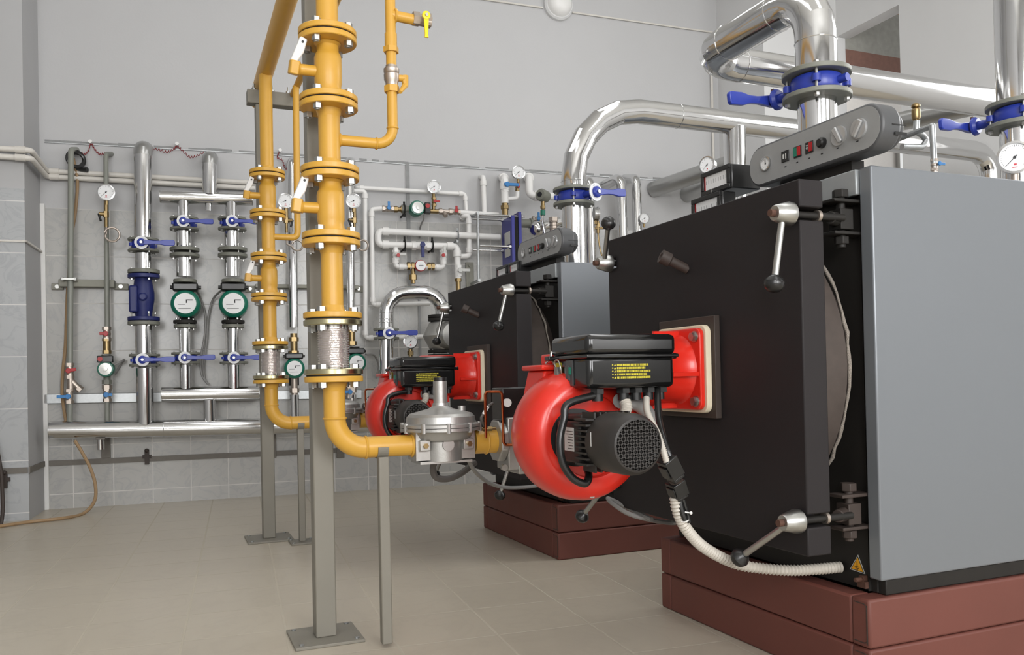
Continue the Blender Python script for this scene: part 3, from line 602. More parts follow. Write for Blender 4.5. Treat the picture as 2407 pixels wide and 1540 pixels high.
# ================================================================ back wall, behind the yellow gas pipes
for i, (x, top) in enumerate(((687, 372), (822, 372))):
    wh = ('between the two yellow gas pipes', 'right behind the thick yellow gas pipe')[i]
    mb, r = wpipe([(x+4, top+8, 0), (x-1, top+8), (x+3, 770)], .16, 21, '', '', '', bend=1.6, seg=5, n=24); q = wl([(x+5, 928), (x+6, 992)], .16); mb.tube(q, r, 24)
    single(mb, 'insulated_pipe', 'cladding', 'slim silver clad pipe standing %s' % wh, 'pipe', 'slim silver pipes behind the gas line')
    gx = (671, 831)[i]; gauge(wframe(gx, 472, .26), rpx(34, wp(gx, 472, .26)), 'round pressure gauge %s' % ('half hidden behind the thick yellow pipe', 'just right of the thick yellow pipe')[i], needle=3.6)
    cock_and_siphon(gx+2, 490, 575, .24, 1, 'brass cock with coiled siphon on the slim pipe %s' % wh, gx+(28, 22)[i], 577, 12, cock_dir=(1, -1)[i])
    p = wp(x+4, 812, .16) if i == 0 else wp(x+5, 790, .16); b = MB(WF); b.cyl(p+Vector((0, -.075, 0)), p+Vector((0, .09, 0)), .026); b.hexa(p+Vector((0, -.07, 0)), p+Vector((0, -.04, 0)), .036); b.hexa(p+Vector((0, .03, 0)), p+Vector((0, .06, 0)), .036)
    single(b, 'check_valve', 'brass', 'brass check valve above the green pump %s' % wh, 'valve')
    t_, R, F = big_pump((692, 838)[i], (866, 853)[i], .12, (24, 23)[i], 'smaller green pump %s' % wh)
    p = wp(x+5, 908, .16); b = MB(WF); b.cyl(p+Vector((0, -.07, 0)), p+Vector((0, .12, 0)), .024); b.hexa(p+Vector((0, -.05, 0)), p+Vector((0, -.015, 0)), .036)
    single(b, 'union_nut', 'nickel', 'nickel union below the green pump %s' % wh, 'fitting')
ball_valve(wp(821, 921, .16), (0, 1, 0), .026, .1, 'light_blue', 'small blue handled valve seen behind the thick yellow pipe', (-1, 0, 0), .06)
b = MB(WF); b.tube(spline([wp(860, 833, .16), wp(880, 836, .1), wp(890, 860, .06), wp(884, 890, .05)], 8), .008, 8); single(b, 'pump_cable', 'hose_grey', 'grey cable arching from the green pump behind the thick yellow pipe', 'cable')
t_ = thing('pipe_bracket', 'grey channel bracket carrying the slim silver pipes behind the yellow gas pipes', 'bracket', wp(750, 676, .05), None, F=WF)
a, c = wp(600, 665, .06), wp(842, 686, .06); MB(WF).box((a.x, c.y+.02, .02), (c.x, a.y-.01, .09)).build('channel', 'bracket_paint', t_, .004)
for x in (588, 842): a = wp(x, 680, .0); q = MB(WF).box((a.x-.035, a.y-.025, 0), (a.x+.035, a.y+.025, .02)).build('foot', 'bracket_paint', t_, .002); MB(WF).hexa((a.x, a.y, .02), (a.x, a.y, .032), .014).build('bolt', 'zinc', q)

# ================================================================ white plastic plumbing
def wplast(path, w, pxw, label, col='white_plastic', sock=True, group='white plastic pipes', bend=1.3):
    P = wl(path, w); r = rpx(pxw, P[0]); b = MB(WF); b.tube(fillet(P, r*bend, 4), r, 14)
    if sock:
        for q0, q1, q2 in zip(P, P[1:], P[2:]):
            for o in (q0, q2):
                d = (o-q1)
                if d.length > r*5: d = d.normalized(); b.cyl(q1+d*r*1.3, q1+d*r*3.2, r*1.28, n=14)
    return single(b, 'plastic_pipe', col, label, 'pipe', group)
wplast([(838, 440, 0), (838, 441), (1093, 456), (1096, 498)], .06, 10, 'white plastic pipe running highest behind the plumbing pump, dropping at its right end')
wplast([(832, 449), (858, 449), (859, 795), (1010, 791)], .10, 11, 'outer white plastic pipe dropping left of the plumbing pump to the lower run')
wplast([(898, 490), (873, 492), (877, 717), (1010, 713)], .12, 11, 'inner white plastic pipe dropping from the plumbing pump row')
wplast([(1078, 499), (1172, 505)], .12, 11, 'short white plastic pipe right of the red valve in the pump row', sock=False)
wplast([(1130, 417, 0), (1136, 417), (1139, 500)], .10, 12, 'short white plastic pipe rising to the wall right of the pump row')
wplast([(1088, 515, 0), (1088, 507), (1102, 507), (1103, 602), (1076, 603)], .12, 12, 'white plastic pipe hooking down and left beside the steel frame')
wplast([(1175, 558), (889, 543), (889, 575), (1074, 579), (1077, 655)], .14, 15, 'thickest white plastic pipe folding back on itself around the blue handled valve')
wplast([(930, 582), (930, 627), (1042, 629), (1042, 585)], .14, 12, 'white plastic loop pipe carrying the red water meter')
p = wp(990, 578, .14); ball_valve(p, (1, .02, 0), .03, .15, 'cast_blue', 'blue handled valve in the thick white pipe', (0, -1, 0), .1, body='white_plastic')
ball_valve(wp(931, 600, .14), (0, 1, 0), .026, .08, 'label_white', 'white valve with red button left of the water meter', (1, 0, 0), .07, body='white_plastic')
ball_valve(wp(1042, 600, .14), (0, 1, 0), .026, .08, 'label_white', 'white valve with red button right of the water meter', (0, 1, 0), .07, body='white_plastic')
for i, (x, y) in enumerate(((936, 600), (1042, 600))):
    p = wp(x, y, .205); b = MB(WF); b.cyl(p, p+Vector((0, 0, .012)), .014); single(b, 'valve_button', 'red_plastic', 'red button on the white valve %s of the water meter' % ('left', 'right')[i], 'button')
ball_valve(wp(1078, 637, .14), (0, 1, 0), .028, .09, 'label_white', 'white lever valve at the foot of the thick white pipe', (1, 0, 0), .08, body='white_plastic')
t_ = thing('water_meter', 'small red ringed water meter between brass unions', 'meter', wp(988, 626, .14), None, F=WF); p = wp(988, 626, .14); q = wframe(988, 625, .17)
MB(q).lathe([(.03, -.05), (.043, -.03), (.045, .015), (.039, .02)], n=28).build('ring', 'red_plastic', t_); MB(q).lathe([(.041, .0), (.040, .023), (0, .024)], n=28).build('dial', 'dial', t_)
MB(q).box((-.015, -.004, .023), (.02, .0, .026)).box((-.012, .008, .023), (.012, .011, .026)).build('print', 'ink', t_)
b = MB(WF); u = Vector((1, 0, 0)); b.cyl(p-u*.11, p+u*.11, .02)
for s in (-.095, -.06, .07, .1): b.hexa(p+u*s-u*.012, p+u*s+u*.012, .032)
b.build('union', 'brass', t_)
p = wp(971, 652, .14); b = MB(WF); b.cyl(p+Vector((0, .07, 0)), p-Vector((0, .05, 0)), .018); b.hexa(p+Vector((0, .02, 0)), p-Vector((0, .02, 0)), .032); single(b, 'brass_fitting', 'brass', 'brass fitting hanging from the pipe left of the water meter', 'fitting')
p = wp(1077, 668, .14); b = MB(WF); b.cyl(p+Vector((0, .06, 0)), p-Vector((0, .06, 0)), .02); b.hexa(p+Vector((0, .045, 0)), p+Vector((0, .02, 0)), .028); single(b, 'brass_fitting', 'brass', 'brass stub under the white lever valve, above the far boiler door', 'fitting')
for i, (x, y) in enumerate(((951, 574), (1016, 576), (950, 492), (1075, 554))):
    p = wp(x, y, .14); b = MB(WF); b.ring(p, (1, 0, 0), .036, .006, 24, 6); b.cyl(p+Vector((0, .036, 0)), p+Vector((0, .06, 0)), .008, n=8); b.cyl((p.x, p.y-.036, .0), (p.x, p.y-.036, .14), .008, n=8); b.cyl(p-Vector((0, .036, 0)), p-Vector((0, .058, 0)), .012, n=8)
    single(b, 'pipe_clamp', 'galvanised' if i == 3 else 'gasket_black', 'pipe clamp %s' % ('left of the blue handled valve', 'right of the blue handled valve', 'on the brass pipe left of the plumbing pump', 'at the right of the thick upper white run')[i], 'clamp')
small_pump(wframe(980, 490, .17), .058, 'green plumbing pump with silver dial lying in the white pipe row', horizontal=True)
ball_valve(wp(912, 491, .12), (1, .02, 0), .022, .09, 'light_blue', 'light blue handled valve at the left end of the pump row', (0, 1, 0), .05)
ball_valve(wp(1070, 498, .12), (1, .02, 0), .022, .08, 'red_plastic', 'red handled valve at the right end of the pump row', (0, 1, 0), .04)
ball_valve(wp(1020, 475, .12), (0, 1, 0), .018, .07, 'red_plastic', 'small red cock under the gauge of the pump row', (1, 0, 0), .04, body='brass')
b = MB(WF); b.cyl(wp(924, 492, .12), wp(962, 492, .12), .018); b.hexa(wp(926, 492, .12), wp(934, 492, .12), .026); b.hexa(wp(942, 492, .12), wp(950, 492, .12), .028); single(b, 'brass_fitting', 'brass', 'brass pipe fitting between light blue valve and plumbing pump', 'fitting')
b = MB(WF); b.cyl(wp(998, 496, .12), wp(1030, 497, .12), .018); b.hexa(wp(1003, 496, .12), wp(1010, 496, .12), .028); b.cyl(wp(1019, 497, .12), wp(1019, 455, .12), .014); single(b, 'brass_tee', 'brass', 'brass tee right of the plumbing pump carrying a gauge', 'fitting')
b = MB(WF); b.cyl(wp(1030, 497, .12), wp(1064, 499, .12), .02); b.hexa(wp(1032, 497, .12), wp(1039, 497, .12), .026); b.cyl(wp(1042, 498, .12), wp(1048, 508, .15), .018); b.hexa(wp(1055, 498, .12), wp(1061, 498, .12), .027); single(b, 'strainer', 'nickel', 'nickel strainer between the tee and the red handled valve', 'strainer')
gauge(wframe(1020, 439, .14), rpx(31, wp(1020, 440, .14)), 'round pressure gauge above the white plastic pump row', needle=3.7)
b = MB(WF); a = wp(958, 384, .012); c = wp(963, 690, .012); b.box((min(a.x, c.x)-.012, c.y, .0), (min(a.x, c.x)+.018, a.y, .012)); a = wp(985, 700, .0); c = wp(987, 860, .0); b.box((a.x-.01, c.y, .006), (a.x+.008, a.y, .014)); 
single(b, 'cable_duct', 'groove', 'narrow dark vertical cable strip on the wall behind the plumbing pump', 'duct')
b = MB(WF); b.tube(spline([wp(996, 505, .17), wp(996, 515, .15), wp(990, 528, .08), wp(987, 540, .03), wp(987, 560, .015)], 6), .007, 8); single(b, 'pump_cable', 'hose_grey', 'grey cable dropping from the plumbing pump', 'cable')
b = MB(WF); a = wp(1094, 617, .01); c = wp(1113, 680, .01); b.box((a.x, c.y, .006), (c.x, a.y, .03)); b.cyl((a.x+.03, a.y-.03, .03), (a.x+.03, a.y-.03, .04), .012); single(b, 'mounting_plate', 'bracket_paint', 'olive mounting plate on the wall left of the steel frame', 'plate')

# ---- silver U bend with valve and dark pump
WU_ = .42
P = wl([(908, 880), (908, 688), (1036, 688), (1040, 740)], WU_); r = rpx(34, P[0]); mb = MB(WF); mb.tube(fillet(P, [r*3.0, r*2.6], 5), r, 30)
for y in (735, 750, 758): mb.ring(wp(908, y, WU_), (0, 1, 0), r*1.003, .003, 30, 6)
single(mb, 'insulated_pipe', 'cladding', 'silver clad pipe bent into an upside down U above the far burner', 'pipe', ang=12)
wbutter(908, 785, WU_, 60, .05, 'blue lever valve on the left leg of the silver U bend', 66, 14, .12, group=None)
gauge(wframe(965, 803, .4), rpx(33, wp(965, 803, .4)), 'round pressure gauge right of the lever valve of the U bend', needle=3.8)
b = MB(WF); p = wp(965, 835, .38); b.cyl(p-Vector((0, .12, 0)), p+Vector((0, .06, 0)), .016); b.hexa(p, p+Vector((0, .03, 0)), .024); single(b, 'gauge_cock', 'brass', 'brass cock under the gauge right of the U bend valve', 'fitting')
t_ = thing('circulation_pump', 'dark cast pump under the right leg of the silver U bend', 'pump', wp(1042, 830, WU_), None, F=WF)
p = wp(1040, 790, WU_)
MB(WF).lathe([(.05, -.13), (.1, -.1), (.15, 0), (.1, .1), (.05, .13)], fr(p, (0, 1, 0)), 28).lathe([(.09, 0), (.11, .08), (.09, .16), (.06, .17)], fr(p+Vector((.0, 0, 0)), (.3, 0, 1)), 28).build('volute', 'alu_cast', t_)
for y in (744, 752, 826, 836):
    F, rr, t = wflange(1036, y, WU_, 60, 7); flange(F, 0, rr, t, rr*.4, 'black_plate', t_)
F, rr, t = wflange(1036, 830, WU_, 60, 7); bolt_set(F, -t, t*1.5, rr*.82, .01, 4, t_, a0=.5)

# ---- plate heat exchanger and its frame
n = wp(1203, 560, .38); TY, BY = wp(1203, 497, .38).y, wp(1203, 640, .38).y
t_ = thing('heat_exchanger', 'blue plate heat exchanger clamped in steel rods, above the far boiler', 'heat exchanger', (n.x+.05, BY, .25), None, F=WF)
MB(WF).box((n.x, BY, .12), (n.x+.028, TY-.03, .38)).build('end_plate', 'exchanger_blue', t_, .003)
MB(WF).box((n.x+.06, BY, .12), (n.x+.085, TY, .38)).build('end_plate', 'exchanger_blue', t_, .003)
b = MB(WF)
for k in range(6): b.box((n.x+.029+k*.0052, BY+.01, .13), (n.x+.0325+k*.0052, TY-.04, .372))
b.build('plate_pack', 'gasket_black', t_)
b = MB(WF)
for (y, w) in ((508, .36), (518, .16), (580, .36), (590, .16)):
    v = wp(1203, y, w).y; b.cyl((n.x-.26, v, w), (n.x+.12, v, w), .009, n=10); b.hexa((n.x+.088, v, w), (n.x+.1, v, w), .018); b.hexa((n.x-.018, v, w), (n.x-.002, v, w), .018)
b.build('tie_rod', 'steel', t_); MB(WF).box((n.x-.02, BY-.03, .0), (n.x+.11, BY, .40)).box((n.x-.02, BY-.25, .0), (n.x+.11, BY-.03, .03)).build('wall_bracket', 'galvanised', t_, .003)
MB(WF).box((n.x-.003, wp(1203, 575, .3).y, .2), (n.x-.001, wp(1203, 545, .3).y, .34)).box((n.x-.003, wp(1203, 603, .3).y, .2), (n.x-.001, wp(1203, 583, .3).y, .34)).build('sticker', 'label_white', t_)
a = wp(1123, 500, .26); c = wp(1124, 662, .26); b = MB(WF); b.cyl(a, c, .011, n=10); b.cyl((a.x, a.y, .0), (a.x, a.y, .27), .011, n=10); b.cyl((a.x, c.y+.01, .0), (a.x, c.y+.01, .27), .011, n=10)
single(b, 'support_stand', 'galvanised', 'slim steel stand fixed off the wall left of the blue heat exchanger', 'stand')
wplast([(1178, 418, 0), (1186, 418), (1187, 478)], .2, 17, 'fat white plastic pipe coming out of the wall above the heat exchanger')
b = MB(WF); p = wp(1187, 492, .2); b.cyl(p-Vector((0, .05, 0)), p+Vector((0, .06, 0)), .026); b.hexa(p, p+Vector((0, .03, 0)), .036); single(b, 'brass_fitting', 'brass', 'brass union right on top of the heat exchanger', 'fitting')
wplast([(1193, 468), (1216, 466), (1216, 450)], .2, 10, 'thin white elbow pipe under the gauge above the heat exchanger')
ball_valve(wp(1187, 437, .2), (0, 1, 0), .03, .1, 'light_blue', 'blue lever valve on the fat white pipe above the heat exchanger', (1, 0, 0), .1, body='white_plastic')
ball_valve(wp(1216, 441, .2), (0, 1, 0), .016, .06, 'red_plastic', 'red cock under the gauge above the heat exchanger', (0, 1, 0), .03, body='brass')
gauge(wframe(1219, 405, .22), rpx(31, wp(1219, 405, .22)), 'round pressure gauge above the blue heat exchanger', needle=3.9)
wplast([(1240, 418, 0), (1244, 418), (1244, 460), (1300, 462)], .22, 18, 'fat white elbow pipe right of the heat exchanger gauge')
t_ = thing('pressure_switch', 'grey round pressure switch on a brass stem, left of the far boiler pipe', 'switch', wp(1275, 480, .4), None, F=WF); p = wp(1276, 460, .4); G = fr(p, (-.75, .05, .6))
MB(WF).lathe([(.03, -.055), (.048, -.045), (.05, .03), (.042, .045), (.02, .047)], G, 28).build('case', 'flange_grey', t_); MB(WF).lathe([(.02, .045), (.02, .052), (0, .053)], G, 20).build('button', 'ink', t_)
q = wp(1275, 530, .4); MB(WF).cyl(wp(1276, 472, .4), wp(1276, 492, .4), .015).hexa(wp(1276, 484, .4), wp(1276, 491, .4), .022).build('stem', 'brass', t_)
MB(WF).cyl(wp(1276, 494, .4), wp(1276, 506, .4), .02).build('cock', 'green_mark', t_); MB(WF).tube(spline([wp(1276, 506, .4), wp(1276, 525, .4), wp(1281, 550, .4)], 4), .008, 8).build('tube', 'steel', t_)
b = MB(WF); b.cyl((n.x+.085, wp(1225, 525, .25).y, .25), (n.x+.2, wp(1225, 525, .25).y, .25), .035); b.cyl((n.x+.2, wp(1225, 525, .25).y, .25), (n.x+.22, wp(1225, 525, .25).y, .25), .045); b.cyl((n.x+.22, wp(1225, 525, .25).y, .25), (n.x+.48, wp(1225, 525, .25).y, .25), .02)
single(b, 'steel_nozzle', 'flange_grey', 'grey pipe nozzle leaving the right side of the heat exchanger', 'pipe fitting')
ball_valve(wp(1262, 516, .25), (1, 0, 0), .022, .08, 'light_blue', 'light blue valve right of the heat exchanger nozzle', (0, 1, 0), .05)
b = MB(WF); p = wp(1288, 528, .3); b.ball(p-Vector((.09, .04, 0)), .07, 20, 10); b.cyl(p-Vector((.12, .04, 0)), p+Vector((.1, .03, 0)), .04); single(b, 'elbow_pipe', 'cladding', 'crumpled silver elbow behind the far control panel', 'pipe')
b = MB(WF); p = wp(1301, 535, .45); b.cyl(p-Vector((0, .08, 0)), p+Vector((0, .05, 0)), .03); b.hexa(p+Vector((0, .05, 0)), p+Vector((0, .08, 0)), .04); 
for k in range(5): b.ring(p+Vector((0, -.06+.025*k, 0)), (0, 1, 0), .031, .004, 20, 6)
single(b, 'brass_fitting', 'nickel', 'ribbed nickel fitting left of the far boiler pipe', 'fitting')

# ---- silver pipes on the wall right of the far boiler pipe
for path, w, pw, lab in (([(1368, 425, 0), (1385, 425), (1397, 960)], .3, 23, 'slim silver pipe right behind the far boiler pipe'),
                         ([(1405, 445, 0), (1460, 415), (1474, 960)], .3, 24, 'slim silver pipe with slanting top, left of a close pair'),
                         ([(1470, 420, 0), (1495, 420), (1510, 960)], .22, 22, 'slim silver pipe, right of a close pair above the near boiler door')):
    mb, r = wpipe(path, w, pw, '', '', '', bend=1.7, seg=5, n=24); single(mb, 'insulated_pipe', 'cladding', lab, 'pipe', 'slim silver pipes on the right of the wall')
a = wp(1535, 446, 0); c = wp(1655, 405, .5); c = a+(c-a)*1.5; mb = MB(WF); mb.tube([a, c], rpx(37, a), 28); single(mb, 'insulated_pipe', 'cladding_dull', 'slanting grey clad pipe coming out of the wall behind the meter boxes', 'pipe')
a = wp(1628, 452, .1); mb = MB(WF); mb.cyl((a.x, a.y, 0), (a.x, a.y, .35), rpx(38, a), n=28); mb.ball((a.x, a.y, .35), rpx(38, a), 24, 12); single(mb, 'pipe_end', 'cladding_dull', 'round closed pipe end left of the meter boxes', 'pipe')
gauge(wframe(1515, 513, .3), rpx(25, wp(1515, 513, .3)), 'small pressure gauge peeking over the near boiler door', needle=3.7)
p = wp(1404, 503, .32); gauge(WF @ fr(p, (.95, 0, .1), (0, 0, -1)), rpx(32, p), 'pressure gauge seen edge on, right of the far boiler pipe')
b = MB(WF); q = wp(1405, 520, .31); b.cyl(q, q-Vector((0, .1, 0)), .013); b.hexa(q-Vector((0, .02, 0)), q-Vector((0, .05, 0)), .02); b.cyl(q+Vector((-.05, -.06, 0)), q+Vector((.08, -.055, 0)), .011); b.tube(spline([q-Vector((0, .1, 0)), q-Vector((-.01, .2, 0)), q-Vector((-.03, .28, 0)), q-Vector((-.06, .3, 0))], 6), .007, 8)
single(b, 'gauge_cock', 'brass', 'brass cock with bent tube under the edge-on gauge', 'fitting')
# ---- lamp and thin conduits high on the wall
t_ = thing('wall_lamp', 'round glass wall lamp high on the back wall', 'lamp', wp(1311, 20, 0), None, F=WF); G = wframe(1311, 14, 0); R = 36*mpp(WF @ wp(1311, 14, 0))
MB(G).lathe([(0, 0), (R, 0), (R, .03), (R*.9, .045), (R*.86, .045)], n=36).build('ring', 'wall_lamp_white', t_); MB(G).lathe([(R*.86, .03), (R*.8, .07), (R*.6, .1), (R*.3, .115), (0, .12)], n=36).build('glass_cover', 'white_plastic', t_)
b = MB(WF); b.tube([wp(900, -36, .012), wp(1276, 18, .012)], .008, 8); b.tube([wp(1345, 29, .012), wp(1690, 78, .012)], .008, 8)
single(b, 'cable_conduit', 'cream_pipe', 'thin conduit running high across the back wall to the lamp', 'conduit')
b = MB(WF); a = wp(1672, 165, .014); c = wp(1677, 560, .014); b.cyl((a.x, a.y, .014), (a.x, c.y, .014), .012, n=8); single(b, 'cable_conduit', 'cream_pipe', 'thin vertical conduit beside the right corner of the back wall', 'conduit')
# ================================================================ gas lines (two alike, one per boiler)
GX, GY = .503, 2.70; GZ = .645; PR = .0345; FR = .0925; FT = .0185
GROUPS = []
def gpt(px, py): return PY(px, py, GY)
def pair_mats(root, z, m0='yellow', m1='yellow', gap=.005):
    F = T(GX, GY, 0)
    for s, m in ((1, m0), (-1, m1)):
        f_ = flange(F, z+s*(gap/2+FT/2), FR, FT, PR*.9, m, root)
        if s < 0: bolt_set(F, z-gap/2-FT, z+gap/2+FT, .073, .0145, 4, f_, a0=math.pi/4+.12)
    MB(F).cyl((0, 0, z-gap/2), (0, 0, z+gap/2), FR*.93, n=36).build('gasket', 'gasket_black', root)
ZP = [1.968, 1.755, 1.527, 1.315, 1.06, .88]
gas = thing('gas_pipe', '', 'pipe', (GX, GY, GZ), 'vertical yellow gas pipes')
b = MB()
for z0, z1 in ((ZP[0], 2.5), (ZP[2], ZP[1]), (ZP[4], ZP[3])):
    q = MB().cyl((GX, GY, z0), (GX, GY, z1), PR, n=32)
    if z0 < 1.9: q.lathe([(PR*1.22, z1-.02), (PR, z1-.045)], T(GX, GY, 0), 32)
    q.lathe([(PR, z0+.045), (PR*1.22, z0+.02)], T(GX, GY, 0), 32); q.build('pipe', 'yellow', gas, ang=50)
b.tube(fillet([(GX, GY, ZP[5]), (GX, GY, GZ), (.768, GY, GZ)], .098, 10), PR, 32)
b.ring((GX, GY, GZ+.098), (0, 0, 1), PR*1.01, .004, 32, 6); b.ring((GX+.098, GY, GZ), (1, 0, 0), PR*1.01, .004, 32, 6)
b.lathe([(PR, ZP[5]-.05), (PR*1.25, ZP[5]-.022)], T(GX, GY, 0), 32); b.ring((.755, GY, GZ), (1, 0, 0), PR*1.03, .006, 32, 6)
b.build('pipe', 'yellow', gas, ang=50)
for z in (ZP[0], ZP[1], ZP[2], ZP[3]): pair_mats(gas, z)
pair_mats(gas, ZP[4], 'yellow', 'passivated'); pair_mats(gas, ZP[5], 'passivated', 'yellow')
# vent branch
b = MB(); VX = .712; VZ = 1.640; vr = .0172
b.tube(fillet([(GX+.02, GY, VZ), (VX, GY, VZ), (VX, GY, 2.46)], .055, 8), vr, 20); b.ring((VX-.055, GY, VZ), (1, 0, 0), vr, .0035, 20, 6); b.ring((VX, GY, VZ+.055), (0, 0, 1), vr, .0035, 20, 6); b.ring((GX+PR, GY, VZ), (1, 0, 0), vr*1.05, .004, 20, 6)
b.cyl((VX, GY, gpt(920, 118).z), (VX, GY, gpt(920, 80).z), vr*1.18); b.hexa((VX, GY, gpt(920, 124).z), (VX, GY, gpt(920, 112).z), vr*1.5); b.hexa((VX, GY, gpt(922, 218).z), (VX, GY, gpt(922, 203).z), vr*1.5)
tz = gpt(935, 38).z; tx = gpt(975, 38).x; b.cyl((VX, GY, tz), (tx, GY, tz-.004), vr*1.0); b.ring((VX+vr, GY, tz), (1, 0, 0), vr*1.1, .005, 20, 6)
vb = b.build('vent_branch', 'yellow', gas)
# vent valve and purge valve
vv = thing('gas_cock', '', 'valve', (VX, GY, gpt(922, 205).z), 'cocks on the gas vents'); z0, z1 = gpt(922, 208).z, gpt(922, 155).z; h = z1-z0
b = MB(); b.lathe([(vr*1.2, 0), (vr*1.2, h*.25), (vr*1.45, h*.35), (vr*1.5, h*.6), (vr*1.35, h*.65), (vr*1.5, h*.7), (vr*1.5, h*.85), (vr*1.15, h*.9), (vr*1.1, h)], T(VX, GY, z0), 20); b.build('body', 'nickel', vv)
b = MB(); b.cyl((VX+vr*1.2, GY, z0+h*.5), (VX+.045, GY, z0+h*.5), .011); b.tube([(VX+.045, GY, z0+h*.62), (VX+.046, GY, z0+h*.2), (VX+.02, GY-.03, z0-.02)], [.013, .011, .006], 8); b.build('handle', 'yellow', vv)
pv = thing('gas_cock', '', 'valve', (gpt(994, 42).x, GY, tz-.02), 'cocks on the gas vents'); x0, x1 = gpt(970, 40).x, gpt(1012, 44).x
b = MB(); b.hexa((x0, GY, tz), (x0+.022, GY, tz), vr*1.35); b.cyl((x0+.01, GY, tz), (x1, GY, tz-.004), vr*1.15); b.hexa((x1-.014, GY, tz), (x1, GY, tz), vr*1.4); xm = gpt(994, 40).x; b.cyl((xm, GY, tz), (xm, GY-.034, tz), .009); b.build('body', 'nickel', pv)
ze = gpt(994, 98).z; b = MB(); F = fr((xm, GY-.034, tz), (0, -1, 0), (1, 0, 0))
b.lathe([(0, 0), (.014, 0), (.014, .007), (0, .009)], F, 20); b.prism([(-.009, 0), (-.0055, -(tz-ze)*.85), (-.007, -(tz-ze)), (.007, -(tz-ze)), (.0055, -(tz-ze)*.85), (.009, 0)], 0, .006, F); h_ = b.build('handle', 'yellow_bright', pv, .001); MB().hexa((xm, GY-.043, tz), (xm, GY-.047, tz), .006).build('nut', 'zinc', h_)
# two ball valves with side spindle and white grip
valves = []
for (zt, zb, pys, turn) in ((ZP[0], ZP[1], 166, .25), (ZP[2], ZP[3], 488, .05)):
    v = thing('gas_ball_valve', '', 'valve', (GX, GY, zb), 'ball valves in the gas lines'); zs = gpt(730, pys).z; F = T(GX, GY, 0); R = .0435; L = zt-zb
    MB(F).lathe([(PR*1.35, zb+.022), (PR*1.3, zb+.03), (R*.93, zb+L*.25), (R, zb+L*.30), (R, zb+L*.68), (R*.93, zb+L*.73), (PR*1.02, zb+L*.77), (PR*1.02, zt-.03), (PR*1.25, zt-.022)], n=36).build('body', 'yellow', v)
    b = MB(F); b.cyl((-R*.8, 0, zs), (-.09, 0, zs), .0175, n=24); b.ring((-.09, 0, zs), (1, 0, 0), .0175, .003, 24, 6); b.build('spindle_housing', 'yellow', v)
    G = T(GX-.09, GY, zs) @ Matrix.Rotation(turn, 4, 'X') @ Matrix.Rotation(.12, 4, 'Y')
    MB(G).prism([(-.034, -.012), (-.03, -.022), (-.004, -.022), (0, -.012), (0, .012), (-.006, .021), (-.028, .021), (-.034, .01)], -.02, .022).build('handle_hub', 'yellow', v, .003)
    b = MB(G); b.prism([(-.034, .018), (-.012, .018), (.004, .05), (.010, .092), (-.012, .098), (-.022, .06)], -.017, .017, Matrix(((1, 0, 0, 0), (0, 0, -1, 0), (0, 1, 0, 0), (0, 0, 0, 1)))); hh = b.build('grip', 'white_plastic', v, .004)
    MB(G).cyl((-.004, -.0175, .082), (-.004, -.019, .082), .004, n=10).build('rivet', 'ink', hh); valves.append(v)
# braided connector
fc = thing('flexible_connector', '', 'connector', (GX, GY, ZP[5]), 'braided flexible connectors'); prof = []; n = 18; z0, z1 = ZP[5]+.022, ZP[4]-.022
for k in range(n*2+1):
    z = z0+(z1-z0)*k/(n*2); prof.append((.046+(.0042 if k % 2 else 0)-(.004 if k in (0, 2*n) else 0), z))
MB(T(GX, GY, 0)).lathe(prof, n=40).build('braided_sleeve', 'braid', fc, ang=80)
b = MB(T(GX, GY, 0))
for z in (z0+.006, z1-.006): b.lathe([(.044, z-.008), (.0475, z-.008), (.0475, z+.008), (.044, z+.008)], n=40)
b.build('end_sleeve', 'steel', fc)
# regulator
RX = .858; rg = thing('gas_regulator', '', 'regulator', (RX, GY, GZ-.06), 'cast gas pressure regulators'); F = T(RX, GY, 0); zr = gpt(1043, 1003).z
b = MB(F); b.lathe([(.05, zr-.055), (.098, zr-.04), (.112, zr-.014), (.134, zr-.011), (.134, zr-.001), (.05, zr-.001)], n=48)
for s in (-1, 1): b.box((s*.07-.032, -.05, GZ-.05), (s*.07+.032, .05, GZ+.052))
b.lathe([(.074, GZ-.055), (.076, GZ+.05), (.06, zr-.04)], n=36); b.box((-.09, -.056, GZ-.062), (.09, .056, GZ-.054)); b.cyl((0, -.065, GZ), (0, -.08, GZ), .02); b.build('body', 'alu_cast', rg, ang=30)
b = MB(F); b.lathe([(.134, zr+.001), (.134, zr+.011), (.118, zr+.014), (.114, zr+.035), (.105, zr+.045), (.04, zr+.062), (.028, zr+.07), (.026, zr+.08)], n=48)
for k in range(10): a = k*.628+.2; b.cyl((.13*math.cos(a), .13*math.sin(a), zr-.016), (.13*math.cos(a), .13*math.sin(a), zr+.016), .008, n=10)
b.cyl((.075, .0, zr+.03), (.075, 0, zr+.068), .013); b.build('bonnet', 'alu_cast', rg, ang=30)
b = MB(F); b.cyl((0, 0, zr+.06), (0, 0, gpt(1043, 896).z), .0235, n=28); b.build('spring_tube', 'alu_cast', rg); MB(F).cyl((0, 0, gpt(1043, 896).z), (0, 0, gpt(1043, 887).z), .022, n=28).build('lid', 'black_plastic', rg)
for x in (-.075, .075):
    MB(F).box((x-.018, -.066, GZ-.018), (x+.018, -.05, GZ+.018)).build('boss', 'alu_cast', rg, .003); MB(F).hexa((x, -.066, GZ), (x, -.078, GZ), .009).build('plug', 'brass', rg)
